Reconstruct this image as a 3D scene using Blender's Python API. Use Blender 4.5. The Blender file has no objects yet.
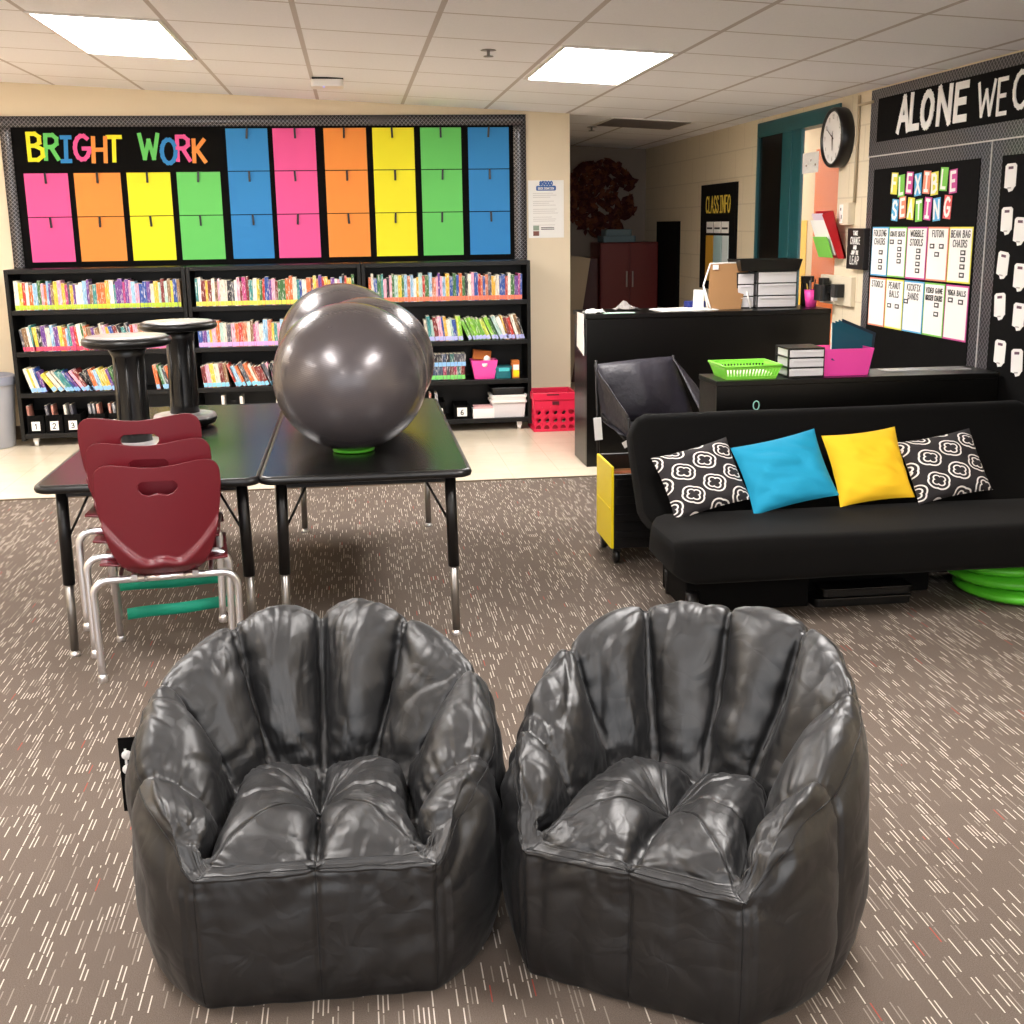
import bpy, bmesh, math, random
from mathutils import Vector, Matrix, noise
random.seed(7)
PI = math.pi
COL = bpy.context.scene.collection

# ------------------------------------------------------------------ materials
def lin(c):
    return tuple((x/12.92 if x <= .04045 else ((x+.055)/1.055)**2.4) for x in c)
def H(s):
    return lin([int(s[i:i+2], 16)/255 for i in (0, 2, 4)]) + (1,)
_m = {}
def mat(name, color='808080', rough=.5, metal=0, spec=.5, bump=0, bscale=40, coat=0, sheen=0, emit=None, es=0, alpha=1, trans=0):
    if name in _m: return _m[name]
    m = bpy.data.materials.new(name); m.use_nodes = True
    nt = m.node_tree; b = nt.nodes['Principled BSDF']
    c = H(color) if isinstance(color, str) else color
    b.inputs['Base Color'].default_value = c
    b.inputs['Roughness'].default_value = rough
    b.inputs['Metallic'].default_value = metal
    b.inputs['Specular IOR Level'].default_value = spec
    b.inputs['Coat Weight'].default_value = coat
    b.inputs['Sheen Weight'].default_value = sheen
    b.inputs['Alpha'].default_value = alpha
    b.inputs['Transmission Weight'].default_value = trans
    if emit:
        b.inputs['Emission Color'].default_value = H(emit); b.inputs['Emission Strength'].default_value = es
    tc = nt.nodes.new('ShaderNodeTexCoord'); n = nt.nodes.new('ShaderNodeTexNoise')
    n.inputs['Scale'].default_value = bscale; n.inputs['Detail'].default_value = 3
    nt.links.new(tc.outputs['Object'], n.inputs['Vector'])
    if bump:
        bp = nt.nodes.new('ShaderNodeBump'); bp.inputs['Strength'].default_value = bump; bp.inputs['Distance'].default_value = .01
        nt.links.new(n.outputs['Fac'], bp.inputs['Height']); nt.links.new(bp.outputs['Normal'], b.inputs['Normal'])
    else:
        mr = nt.nodes.new('ShaderNodeMapRange')
        mr.inputs['To Min'].default_value = max(0, rough-.04); mr.inputs['To Max'].default_value = min(1, rough+.04)
        nt.links.new(n.outputs['Fac'], mr.inputs['Value']); nt.links.new(mr.outputs['Result'], b.inputs['Roughness'])
    _m[name] = m; return m

class NT:
    """tiny helper for math node chains"""
    def __init__(s, name):
        s.m = bpy.data.materials.new(name); s.m.use_nodes = True; s.t = s.m.node_tree; s.b = s.t.nodes['Principled BSDF']; _m[name] = s.m
    def math(s, op, a, b=None, c=None):
        n = s.t.nodes.new('ShaderNodeMath'); n.operation = op
        for i, v in enumerate((a, b, c)):
            if v is None: continue
            if isinstance(v, (int, float)): n.inputs[i].default_value = v
            else: s.t.links.new(v, n.inputs[i])
        return n.outputs[0]
    def coord(s, kind='Object'):
        tc = s.t.nodes.new('ShaderNodeTexCoord'); sp = s.t.nodes.new('ShaderNodeSeparateXYZ')
        s.t.links.new(tc.outputs[kind], sp.inputs[0]); return sp.outputs[0], sp.outputs[1], sp.outputs[2], tc.outputs[kind]
    def comb(s, x, y, z=0):
        n = s.t.nodes.new('ShaderNodeCombineXYZ')
        for i, v in enumerate((x, y, z)):
            if isinstance(v, (int, float)): n.inputs[i].default_value = v
            else: s.t.links.new(v, n.inputs[i])
        return n.outputs[0]
    def white(s, vec):
        n = s.t.nodes.new('ShaderNodeTexWhiteNoise'); s.t.links.new(vec, n.inputs[0]); return n.outputs[0]
    def noise(s, vec, scale, detail=2):
        n = s.t.nodes.new('ShaderNodeTexNoise'); n.inputs['Scale'].default_value = scale; n.inputs['Detail'].default_value = detail
        s.t.links.new(vec, n.inputs['Vector']); return n.outputs[0]
    def mix(s, f, a, b):
        n = s.t.nodes.new('ShaderNodeMix'); n.data_type = 'RGBA'
        for i, v in ((0, f), (6, a), (7, b)):
            if isinstance(v, (int, float)): n.inputs[i].default_value = v
            elif isinstance(v, tuple): n.inputs[i].default_value = v
            else: s.t.links.new(v, n.inputs[i])
        return n.outputs[2]
    def set(s, k, v):
        if isinstance(v, (int, float, tuple)): s.b.inputs[k].default_value = v
        else: s.t.links.new(v, s.b.inputs[k])
    def bump(s, h, strength=.3, dist=.01):
        n = s.t.nodes.new('ShaderNodeBump'); n.inputs['Strength'].default_value = strength; n.inputs['Distance'].default_value = dist
        s.t.links.new(h, n.inputs['Height']); s.t.links.new(n.outputs[0], s.b.inputs['Normal'])

def carpet_mat():
    s = NT('carpet'); x, y, z, v = s.coord()
    wob = s.noise(v, 3.0, 1)
    u = s.math('DIVIDE', x, .0098); cu = s.math('FLOOR', u); fu = s.math('FRACT', u)
    off = s.white(s.comb(cu, 0, 3))
    vv = s.math('ADD', s.math('DIVIDE', y, .06), s.math('MULTIPLY', off, .45)); cv = s.math('FLOOR', vv); fv = s.math('FRACT', vv)
    r = s.white(s.comb(cu, cv, 1)); dens = s.noise(s.comb(s.math('MULTIPLY', x, 14), s.math('MULTIPLY', y, 9)), 1, 2)
    th = s.math('ADD', .95, s.math('MULTIPLY', dens, -.62))
    on = s.math('GREATER_THAN', r, th)
    line = s.math('MULTIPLY', s.math('GREATER_THAN', fu, .34), s.math('LESS_THAN', fu, .62))
    seg = s.math('MULTIPLY', s.math('GREATER_THAN', fv, .04), s.math('LESS_THAN', fv, .96))
    d = s.math('MULTIPLY', s.math('MULTIPLY', on, line), seg)
    r2 = s.white(s.comb(cu, cv, 9))
    d = s.math('MULTIPLY', d, s.math('ADD', .2, s.math('MULTIPLY', s.math('GREATER_THAN', r2, .4), .48)))
    red = s.math('GREATER_THAN', r2, .982)
    fine = s.noise(v, 420, 2); big = s.noise(v, 9, 2)
    base = s.mix(s.math('MULTIPLY', fine, 1.0), H('40362e'), H('86796f'))
    base = s.mix(s.math('MULTIPLY', big, .45), base, H('5a5048'))
    dash = s.mix(red, H('e9dfd2'), H('b8483c'))
    s.set('Base Color', s.mix(d, base, dash)); s.set('Roughness', .95); s.set('Specular IOR Level', .15); s.bump(fine, .5, .004)
    return s.m
def tilefloor_mat():
    s = NT('floor_tile'); x, y, z, v = s.coord()
    n = s.noise(v, 6, 4); sp = s.noise(v, 120, 2)
    fx = s.math('FRACT', s.math('DIVIDE', x, .305)); fy = s.math('FRACT', s.math('DIVIDE', y, .305))
    j = s.math('MAXIMUM', s.math('LESS_THAN', fx, .01), s.math('LESS_THAN', fy, .01))
    c = s.mix(n, H('e4d6bd'), H('f4ead6')); c = s.mix(s.math('MULTIPLY', sp, .25), c, H('c8b48f')); c = s.mix(s.math('MULTIPLY', j, .4), c, H('a5906c'))
    s.set('Base Color', c); s.set('Roughness', .22); return s.m
def ceiling_mat():
    s = NT('ceiling_tile'); x, y, z, v = s.coord()
    u = s.math('DIVIDE', s.math('SUBTRACT', x, .405), .6075); w = s.math('DIVIDE', s.math('SUBTRACT', y, 5.345), .662)
    fu = s.math('ABSOLUTE', s.math('SUBTRACT', s.math('FRACT', s.math('ADD', u, .5)), .5))
    fw = s.math('ABSOLUTE', s.math('SUBTRACT', s.math('FRACT', s.math('ADD', w, .5)), .5))
    g = s.math('MAXIMUM', s.math('LESS_THAN', fu, .02), s.math('LESS_THAN', fw, .014))
    n = s.noise(v, 90, 4)
    c = s.mix(n, H('ecebf0'), H('f8f7fb')); c = s.mix(g, c, H('c4bbb9'))
    s.set('Base Color', c); s.set('Roughness', .9); s.bump(n, .25, .004); return s.m
def block_mat():
    s = NT('painted_block'); x, y, z, v = s.coord()
    row = s.math('FLOOR', s.math('DIVIDE', z, .203)); sh = s.math('MULTIPLY', s.math('MODULO', row, 2), .5)
    fz = s.math('FRACT', s.math('DIVIDE', z, .203)); fy = s.math('FRACT', s.math('ADD', s.math('DIVIDE', s.math('ADD', x, y), .406), sh))
    j = s.math('MAXIMUM', s.math('LESS_THAN', fz, .045), s.math('LESS_THAN', fy, .022)); n = s.noise(v, 60, 3)
    c = s.mix(n, H('dccdb0'), H('e6d9c0')); c = s.mix(s.math('MULTIPLY', j, .3), c, H('a8967a'))
    s.set('Base Color', c); s.set('Roughness', .6); s.bump(s.math('SUBTRACT', s.math('MULTIPLY', n, .3), j), .35, .006); return s.m
def border_mat():
    s = NT('patterned_border'); x, y, z, v = s.coord()
    a = s.math('ADD', s.math('ADD', x, y), z); b = s.math('SUBTRACT', s.math('ADD', x, y), z); k = 34
    fa = s.math('ABSOLUTE', s.math('SUBTRACT', s.math('FRACT', s.math('MULTIPLY', a, k)), .5)); fb = s.math('ABSOLUTE', s.math('SUBTRACT', s.math('FRACT', s.math('MULTIPLY', b, k)), .5))
    g = s.math('MAXIMUM', s.math('LESS_THAN', fa, .08), s.math('LESS_THAN', fb, .08))
    s.set('Base Color', s.mix(g, H('141318'), H('807d82'))); s.set('Roughness', .32); s.set('Coat Weight', .3); return s.m
def quatre_mat():
    s = NT('quatrefoil_fabric'); x, y, z, v = s.coord()
    k = 1/.112
    a = s.math('MULTIPLY', s.math('ADD', x, s.math('MULTIPLY', y, .6)), k); b = s.math('MULTIPLY', s.math('SUBTRACT', s.math('MULTIPLY', y, 1.1), s.math('MULTIPLY', x, .25)), k)
    row = s.math('FLOOR', b); a2 = s.math('ADD', a, s.math('MULTIPLY', row, .5))
    fa = s.math('ABSOLUTE', s.math('SUBTRACT', s.math('FRACT', a2), .5)); fb = s.math('ABSOLUTE', s.math('SUBTRACT', s.math('FRACT', b), .5))
    hi = s.math('MAXIMUM', fa, fb); lo = s.math('MINIMUM', fa, fb)
    dx = s.math('SUBTRACT', hi, .13); d = s.math('SQRT', s.math('ADD', s.math('MULTIPLY', dx, dx), s.math('MULTIPLY', lo, lo)))
    l1 = s.math('MULTIPLY', s.math('GREATER_THAN', s.math('ADD', hi, lo), .1), s.math('LESS_THAN', s.math('ABSOLUTE', s.math('SUBTRACT', d, .125)), .027))
    l2 = s.math('LESS_THAN', s.math('ABSOLUTE', s.math('SUBTRACT', d, .28)), .03)
    s.set('Base Color', s.mix(s.math('MAXIMUM', l1, l2), H('262224'), H('efe8e2'))); s.set('Roughness', .85); s.bump(s.noise(v, 300, 1), .2, .002); return s.m
def book_mat():
    s = NT('book_cover'); x, y, z, v = s.coord()
    oi = s.t.nodes.new('ShaderNodeObjectInfo')
    r = s.math('MULTIPLY', oi.outputs['Random'], 50)
    n = s.noise(s.comb(s.math('ADD', s.math('MULTIPLY', x, 210), r), r, s.math('MULTIPLY', z, 26)), 1, 2)
    t = s.math('GREATER_THAN', n, .6); t2 = s.math('LESS_THAN', n, .38)
    c = s.mix(s.math('MULTIPLY', t, .6), oi.outputs['Color'], H('f4efe6')); c = s.mix(s.math('MULTIPLY', t2, .6), c, H('1c1a20'))
    s.set('Base Color', c); s.set('Roughness', .4); return s.m
def nylon_mat():
    s = NT('black_nylon'); x, y, z, v = s.coord()
    vo = s.t.nodes.new('ShaderNodeTexVoronoi'); vo.feature = 'DISTANCE_TO_EDGE'; vo.inputs['Scale'].default_value = 15
    wn = s.t.nodes.new('ShaderNodeTexNoise'); wn.inputs['Scale'].default_value = 6; s.t.links.new(v, wn.inputs['Vector'])
    mx = s.t.nodes.new('ShaderNodeMix'); mx.data_type = 'VECTOR'; mx.inputs[0].default_value = .25
    s.t.links.new(v, mx.inputs[4]); s.t.links.new(wn.outputs['Color'], mx.inputs[5]); s.t.links.new(mx.outputs[1], vo.inputs['Vector'])
    w = s.noise(v, 700, 1)
    s.set('Base Color', H('08080a')); s.set('Roughness', .45); s.set('Specular IOR Level', .75)
    s.set('Sheen Weight', .05); s.set('Sheen Roughness', .4)
    s.bump(s.math('ADD', s.math('MULTIPLY', s.math('MINIMUM', vo.outputs['Distance'], .35), 1.2), s.math('MULTIPLY', w, .03)), .13, .02); return s.m
def ball_mat():
    s = NT('ball_rubber'); x, y, z, v = s.coord()
    w = s.math('SINE', s.math('MULTIPLY', s.math('ADD', z, s.math('MULTIPLY', x, .28)), 420)); n = s.noise(v, 7, 2)
    s.set('Base Color', s.mix(n, H('504b4d'), H('5e585a'))); s.set('Metallic', .35); s.set('Roughness', .27); s.set('Coat Weight', .35); s.set('Coat Roughness', .16)
    s.bump(s.math('MULTIPLY', s.math('POWER', s.math('ABSOLUTE', w), 8), s.math('MULTIPLY', n, 1.0)), .25, .0015); return s.m
def futon_mat():
    s = NT('futon_suede'); x, y, z, v = s.coord(); n = s.noise(v, 500, 1); b = s.noise(v, 4, 3)
    s.set('Base Color', s.mix(b, H('040303'), H('080706'))); s.set('Roughness', .85); s.set('Specular IOR Level', .1); s.set('Sheen Weight', .03); s.set('Sheen Roughness', .5); s.bump(n, .25, .003); return s.m
def foliage_mat():
    s = NT('paper_wreath'); x, y, z, v = s.coord(); n = s.noise(v, 14, 3)
    s.set('Base Color', s.mix(s.math('GREATER_THAN', n, .52), H('4a120e'), H('6a3418'))); s.set('Roughness', .8); return s.m

CARPET, TILE, CEIL, BLOCK, BORDER = carpet_mat(), tilefloor_mat(), ceiling_mat(), block_mat(), border_mat()
QUATRE, BOOK, NYLON, BALLM, FUTON, WREATH = quatre_mat(), book_mat(), nylon_mat(), ball_mat(), futon_mat(), foliage_mat()
BACKW = mat('wall_paint', 'e6d6bb', .7, bump=.05, bscale=200)
BLACKW = mat('black_laminate', '060504', .3, spec=.35)
SHELFM = mat('black_shelf', '080706', .42, spec=.35)
BLACK = mat('black_plastic', '0b0a0a', .34)
MATTEB = mat('black_paper', '050404', .85, spec=.15)
CHROME = mat('chrome', 'f0f0f4', .3, 1)
STEEL = mat('dull_steel', '8e8a86', .35, .9)
BMETAL = mat('black_metal', '151313', .35, .3)
WHITE = mat('white_paper', 'f4f2ee', .7)
WPLAS = mat('white_plastic', 'e9e6e2', .4)
TEAL = mat('teal_paint', '17545a', .45)
MAROON = mat('maroon_plastic', '5e101b', .36, bump=.06, bscale=900)
TABLEM = mat('table_laminate', '141312', .24)
PINKP = mat('pink_plastic', 'fb4eae', .35)
REDP = mat('crimson_plastic', 'd81c44', .4)
LIMEP = mat('lime_plastic', '92ec50', .4)
GREENB = mat('green_rubber', '58c22c', .4)
TEALB = mat('teal_band', '18a888', .6)
CLEARP = mat('frosted_plastic', 'dcd9da', .3, alpha=1)
SEAM = mat('seam_thread', '08080a', .6)
PAGE = mat('book_pages', 'e8e0cc', .8)
KRAFT = mat('brown_board', 'a2794f', .8)
GREYP = mat('grey_bin', 'a9abb3', .45)
YEL = mat('yellow_plastic', 'f7dd10', .4)
GLASS = mat('window_glass', 'ffffff', .03, trans=0, alpha=.07)

# ------------------------------------------------------------------ mesh builder
class MB:
    def __init__(s): s.v, s.f, s.mi, s.sm = [], [], [], []
    def add(s, vs, fs, mi=0, M=None, smooth=False):
        o = len(s.v)
        s.v += [tuple(M @ Vector(p)) if M else tuple(p) for p in vs]
        s.f += [tuple(i+o for i in f) for f in fs]; s.mi += [mi]*len(fs); s.sm += [smooth]*len(fs); return s
    def box(s, c, d, mi=0, M=None, rot=None):
        x, y, z = (q/2 for q in d); R = rot or Matrix.Identity(3)
        vs = [Vector(c) + R @ Vector((a*x, b*y, e*z)) for a in (-1, 1) for b in (-1, 1) for e in (-1, 1)]
        return s.add(vs, [(0, 1, 3, 2), (4, 6, 7, 5), (0, 4, 5, 1), (2, 3, 7, 6), (0, 2, 6, 4), (1, 5, 7, 3)], mi, M)
    def b2(s, lo, hi, mi=0, M=None):
        return s.box([(a+b)/2 for a, b in zip(lo, hi)], [b-a for a, b in zip(lo, hi)], mi, M)
    def rbox(s, lo, hi, r=.02, seg=4, mi=0, M=None):
        """box with rounded vertical edges, prism along z"""
        pts = []
        for cx, cy, a0 in ((hi[0]-r, hi[1]-r, 0), (lo[0]+r, hi[1]-r, 90), (lo[0]+r, lo[1]+r, 180), (hi[0]-r, lo[1]+r, 270)):
            for i in range(seg+1):
                a = math.radians(a0+90*i/seg); pts.append((cx+r*math.cos(a), cy+r*math.sin(a)))
        return s.prism(pts, lo[2], hi[2], mi, M)
    def prism(s, pts, z0, z1, mi=0, M=None):
        n = len(pts); vs = [(x, y, z0) for x, y in pts]+[(x, y, z1) for x, y in pts]
        return s.add(vs, [tuple(range(n))[::-1], tuple(range(n, 2*n))]+[(i, (i+1) % n, n+(i+1) % n, n+i) for i in range(n)], mi, M)
    def lathe(s, prof, n=32, c=(0, 0, 0), mi=0, M=None, smooth=True, cap=True):
        vs, fs = [], []
        for r, z in prof:
            for i in range(n):
                a = 2*PI*i/n; vs.append((c[0]+r*math.cos(a), c[1]+r*math.sin(a), c[2]+z))
        for j in range(len(prof)-1):
            for i in range(n):
                k = (i+1) % n; fs.append((j*n+i, j*n+k, (j+1)*n+k, (j+1)*n+i))
        if cap:
            if prof[0][0] > 1e-5: fs.append(tuple(range(n))[::-1])
            if prof[-1][0] > 1e-5: fs.append(tuple(range((len(prof)-1)*n, len(prof)*n)))
        return s.add(vs, fs, mi, M, smooth)
    def tube(s, path, r, n=10, mi=0, M=None, closed=False, cap=True):
        P = [Vector(p) for p in path]; vs, fs = [], []; up = None; m = len(P)
        for i, p in enumerate(P):
            if closed: d = (P[(i+1) % m]-P[i-1]).normalized()
            else: d = (P[min(i+1, m-1)]-P[max(i-1, 0)]).normalized()
            if up is None:
                up = Vector((0, 0, 1)) if abs(d.z) < .9 else Vector((1, 0, 0))
            a = d.cross(up)
            if a.length < 1e-6: a = d.orthogonal()
            a.normalize(); b = a.cross(d).normalized(); up = b
            rr = r[i] if isinstance(r, (list, tuple)) else r
            for k in range(n):
                t = 2*PI*k/n; vs.append(p+a*rr*math.cos(t)+b*rr*math.sin(t))
        for i in range(m if closed else m-1):
            j = (i+1) % m
            for k in range(n):
                l = (k+1) % n; fs.append((i*n+k, i*n+l, j*n+l, j*n+k))
        if not closed and cap: fs += [tuple(range(n))[::-1], tuple(range((m-1)*n, m*n))]
        return s.add(vs, fs, mi, M, True)
    def grid(s, nu, nv, fn, mi=0, M=None, wrap=False, smooth=True):
        vs = [fn(i/(nu if wrap else nu-1), j/(nv-1)) for j in range(nv) for i in range(nu)]; fs = []
        for j in range(nv-1):
            for i in range(nu if wrap else nu-1):
                k = (i+1) % nu; fs.append((j*nu+i, j*nu+k, (j+1)*nu+k, (j+1)*nu+i))
        return s.add(vs, fs, mi, M, smooth)
    def build(s, name, mats, parent=None, loc=(0, 0, 0), rot=(0, 0, 0), bevel=0, bseg=2, solid=0, sub=0):
        me = bpy.data.meshes.new(name); me.from_pydata(s.v, [], s.f); me.update()
        if not isinstance(mats, (list, tuple)): mats = [mats]
        for m in mats: me.materials.append(m)
        me.polygons.foreach_set('material_index', s.mi); me.polygons.foreach_set('use_smooth', s.sm)
        bm = bmesh.new(); bm.from_mesh(me); bmesh.ops.recalc_face_normals(bm, faces=bm.faces); bm.to_mesh(me); bm.free()
        o = bpy.data.objects.new(name, me); COL.objects.link(o); o.location = loc; o.rotation_euler = rot
        if parent: o.parent = parent
        if solid:
            q = o.modifiers.new('solid', 'SOLIDIFY'); q.thickness = solid; q.offset = 0
        if bevel:
            q = o.modifiers.new('bevel', 'BEVEL'); q.width = bevel; q.segments = bseg; q.limit_method = 'ANGLE'
        if sub:
            q = o.modifiers.new('sub', 'SUBSURF'); q.levels = sub; q.render_levels = sub
        return o

def tag(o, label, cat, group=None, kind=None):
    o['label'] = label
    o['category'] = cat
    if group: o['group'] = group
    if kind: o['kind'] = kind
    return o
def thing(name, label, cat, loc=(0, 0, 0), rz=0, group=None):
    o = bpy.data.objects.new(name, None); COL.objects.link(o); o.location = loc; o.rotation_euler = (0, 0, rz); o.empty_display_size = .1
    return tag(o, label, cat, group)
def struct(o, label=None):
    o['kind'] = 'structure'
    if label: o['label'] = label
    return o
def copy_tree(o, parent=None):
    c = o.copy(); COL.objects.link(c); c.parent = parent
    for ch in [q for q in bpy.data.objects if q.parent == o]: copy_tree(ch, c)
    return c
def arc(cx, cy, rx, ry, a0, a1, n=8):
    return [(cx+rx*math.cos(math.radians(a0+(a1-a0)*i/n)), cy+ry*math.sin(math.radians(a0+(a1-a0)*i/n))) for i in range(n+1)]

# ------------------------------------------------------------------ hand lettering: strokes in a 0..w x 0..1 box
F = {
 'A': (.7, [[(0, 0), (.35, 1), (.7, 0)], [(.13, .36), (.57, .36)]]),
 'B': (.6, [[(0, 0), (0, 1), (.32, 1), (.5, .88), (.5, .66), (.3, .54), (0, .54)], [(.3, .54), (.6, .4), (.6, .15), (.36, 0), (0, 0)]]),
 'C': (.6, [arc(.36, .5, .36, .5, 50, 310, 10)]),
 'D': (.62, [[(0, 0), (0, 1), (.3, 1), (.56, .8), (.62, .5), (.56, .2), (.3, 0), (0, 0)]]),
 'E': (.5, [[(.5, 1), (0, 1), (0, 0), (.5, 0)], [(0, .52), (.42, .52)]]),
 'F': (.5, [[(.5, 1), (0, 1), (0, 0)], [(0, .52), (.42, .52)]]),
 'G': (.66, [arc(.36, .5, .36, .5, 50, 340, 11)+[(.7, .46), (.42, .46)]]),
 'H': (.6, [[(0, 0), (0, 1)], [(.6, 0), (.6, 1)], [(0, .5), (.6, .5)]]),
 'I': (.4, [[(0, 1), (.4, 1)], [(.2, 1), (.2, 0)], [(0, 0), (.4, 0)]]),
 'J': (.45, [[(.45, 1), (.45, .2), (.28, 0), (.1, .04), (0, .2)]]),
 'K': (.6, [[(0, 0), (0, 1)], [(.56, 1), (0, .42)], [(.16, .56), (.6, 0)]]),
 'L': (.48, [[(0, 1), (0, 0), (.48, 0)]]),
 'M': (.8, [[(0, 0), (.06, 1), (.4, .3), (.74, 1), (.8, 0)]]),
 'N': (.62, [[(0, 0), (0, 1), (.62, 0), (.62, 1)]]),
 'O': (.7, [arc(.35, .5, .35, .5, 0, 360, 14)]),
 'P': (.55, [[(0, 0), (0, 1), (.35, 1), (.55, .86), (.55, .62), (.35, .48), (0, .48)]]),
 'R': (.6, [[(0, 0), (0, 1), (.35, 1), (.54, .86), (.54, .64), (.35, .5), (0, .5)], [(.26, .5), (.6, 0)]]),
 'S': (.55, [[(.52, .84), (.38, 1), (.16, 1), (.03, .84), (.05, .62), (.48, .4), (.54, .18), (.4, 0), (.14, 0), (0, .16)]]),
 'T': (.62, [[(0, 1), (.62, 1)], [(.31, 1), (.31, 0)]]),
 'U': (.6, [[(0, 1), (0, .25), (.14, .02), (.3, 0), (.46, .02), (.6, .25), (.6, 1)]]),
 'V': (.6, [[(0, 1), (.3, 0), (.6, 1)]]),
 'W': (.9, [[(0, 1), (.22, 0), (.45, .75), (.68, 0), (.9, 1)]]),
 'X': (.6, [[(0, 0), (.6, 1)], [(0, 1), (.6, 0)]]),
 'Y': (.6, [[(0, 1), (.3, .5), (.6, 1)], [(.3, .5), (.3, 0)]]),
 '0': (.55, [arc(.275, .5, .275, .5, 0, 360, 12)]),
 '1': (.25, [[(0, .8), (.2, 1), (.2, 0)]]),
 '2': (.5, [[(0, .8), (.12, 1), (.38, 1), (.5, .8), (.44, .55), (0, 0), (.5, 0)]]),
 '3': (.5, [[(0, .9), (.2, 1), (.46, .88), (.42, .62), (.18, .54), (.46, .44), (.5, .15), (.25, 0), (0, .1)]]),
 '4': (.5, [[(.4, 0), (.4, 1), (0, .35), (.5, .35)]]),
 '5': (.5, [[(.48, 1), (.06, 1), (.03, .58), (.34, .6), (.5, .35), (.4, .05), (.15, 0), (0, .1)]]),
 '6': (.5, [[(.45, .95), (.15, .8), (0, .35), (.12, .03), (.36, 0), (.5, .2), (.42, .48), (.2, .52), (.03, .35)]]),
 '9': (.5, [[(.05, .05), (.35, .2), (.5, .65), (.38, .97), (.14, 1), (0, .8), (.08, .52), (.3, .48), (.47, .65)]]),
 '$': (.5, [[(.48, .8), (.3, .9), (.08, .8), (.06, .62), (.45, .4), (.46, .2), (.25, .1), (0, .2)], [(.25, 1), (.25, 0)]]),
 '&': (.6, [[(.6, 0), (.1, .75), (.2, 1), (.38, .9), (.36, .72), (.05, .35), (.08, .05), (.3, 0), (.58, .4)]]),
}
def text_width(t, h, gap=.25, sx=1): return sum((F[c][0]*sx if c in F else .4*sx)*h+gap*h for c in t)-gap*h
def glyph(mb, ch, org, R, U, h, w, depth=.001, mi=0, sx=1, joints=False, skew=0):
    """flat strokes of one letter: org = lower-left, R/U unit vectors; normal = R x U"""
    R, U = Vector(R), Vector(U); N = R.cross(U)
    def P(p): return Vector(org)+R*((p[0]*sx+skew*p[1])*h)+U*(p[1]*h)
    ns_ = 0
    for st in F[ch][1]:
        for a, b in zip(st, st[1:]):
            ns_ += 1; dp_ = depth*(1+.06*ns_)
            A, B = P(a), P(b); d = (B-A)
            if d.length < 1e-6: continue
            d.normalize(); s = N.cross(d)*w/2; e = d*w*.42
            vs = [A-e-s, A-e+s, B+e+s, B+e-s]; vs = [q+N*.0001*ns_ for q in vs]; vs += [q+N*dp_ for q in vs]
            mb.add(vs, [(0, 1, 2, 3), (7, 6, 5, 4), (0, 4, 5, 1), (1, 5, 6, 2), (2, 6, 7, 3), (3, 7, 4, 0)], mi)
def text(mb, t, org, R, U, h, w, depth=.001, mi=0, sx=1, gap=.25, center=True):
    R = Vector(R); p = Vector(org)
    if center: p = p-R*text_width(t, h, gap, sx)/2
    for c in t:
        if c in F:
            glyph(mb, c, p, R, U, h, w, depth, mi, sx); p = p+R*(F[c][0]*sx*h+gap*h)
        else: p = p+R*(.4*sx*h+gap*h)

# ------------------------------------------------------------------ measurements of the room (metres)
BW, RW = 9.222, 2.982            # back wall y, right wall x
ZC, ZB = 2.387, -.0555           # ceiling height = ZC + ZB*x (it falls a little to the right)
PX = 1.643                       # right end of the back wall (start of the alcove)
AY = 12.36                       # back of the alcove
def cz(x): return ZC+ZB*x
LX = -4.3; FY = -3.0

# ------------------------------------------------------------------ setting
m = MB()
m.add([(LX, FY, 0), (RW+.2, FY, 0), (RW+.2, 7.055, 0), (LX, 7.055, 0)], [(0, 1, 2, 3)], 0)
m.add([(LX, 7.055, 0), (RW+.2, 7.055, 0), (RW+.2, AY+.2, 0), (LX, AY+.2, 0)], [(0, 1, 2, 3)], 1)
m.b2((LX, FY, -.1), (RW+.2, AY+.2, -.002), 1)
struct(m.build('floor', [CARPET, TILE]))
m = MB(); m.b2((LX, 7.045, 0), (RW, 7.065, .006)); struct(m.build('trim_1', mat('edge_strip', '6a5c4c', .5)))
m = MB()
vs = [(x, y, cz(x)+dz) for dz in (0, .08) for x, y in ((LX-.1, FY), (RW+.1, FY), (RW+.1, AY+.1), (LX-.1, AY+.1))]
m.add(vs, [(0, 1, 2, 3), (7, 6, 5, 4), (0, 4, 5, 1), (1, 5, 6, 2), (2, 6, 7, 3), (3, 7, 4, 0)])
struct(m.build('ceiling', CEIL))
def wallprism(pts, x0, x1): pass
m = MB()   # back wall block; its right side is the alcove's left side
vs = [(x, y, z) for x, y in ((LX, BW), (PX, BW), (PX, AY+.1), (LX, AY+.1)) for z in (-.0, cz(x)+.01)]
m.add(vs, [(0, 2, 3, 1), (2, 4, 5, 3), (4, 6, 7, 5), (6, 0, 1, 7), (0, 6, 4, 2), (1, 3, 5, 7)])
struct(m.build('wall_back', BACKW))
m = MB(); m.b2((PX, AY, 0), (RW+.15, AY+.15, 2.33)); struct(m.build('wall_alcove', mat('alcove_shade_tone', '8f8175', .7)))  # wall colour darkened to paint in the dimness of the unlit alcove
m = MB(); m.b2((LX-.15, FY, 0), (LX, BW, 2.7)); struct(m.build('wall_left', BACKW))
D0, D1, DZ = 7.335, 8.87, 2.19     # doorway along the right wall
m = MB(); zt = cz(RW)+.01
m.b2((RW, FY, 0), (RW+.15, D0, zt)); m.b2((RW, D1, 0), (RW+.15, AY+.1, zt)); m.b2((RW, D0, DZ), (RW+.15, D1, zt))
struct(m.build('wall_right', BLOCK))
m = MB(); m.b2((LX, BW-.012, 0), (PX, BW, .1)); struct(m.build('baseboard_back', mat('baseboard_vinyl', '4a3d33', .5)))
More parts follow.
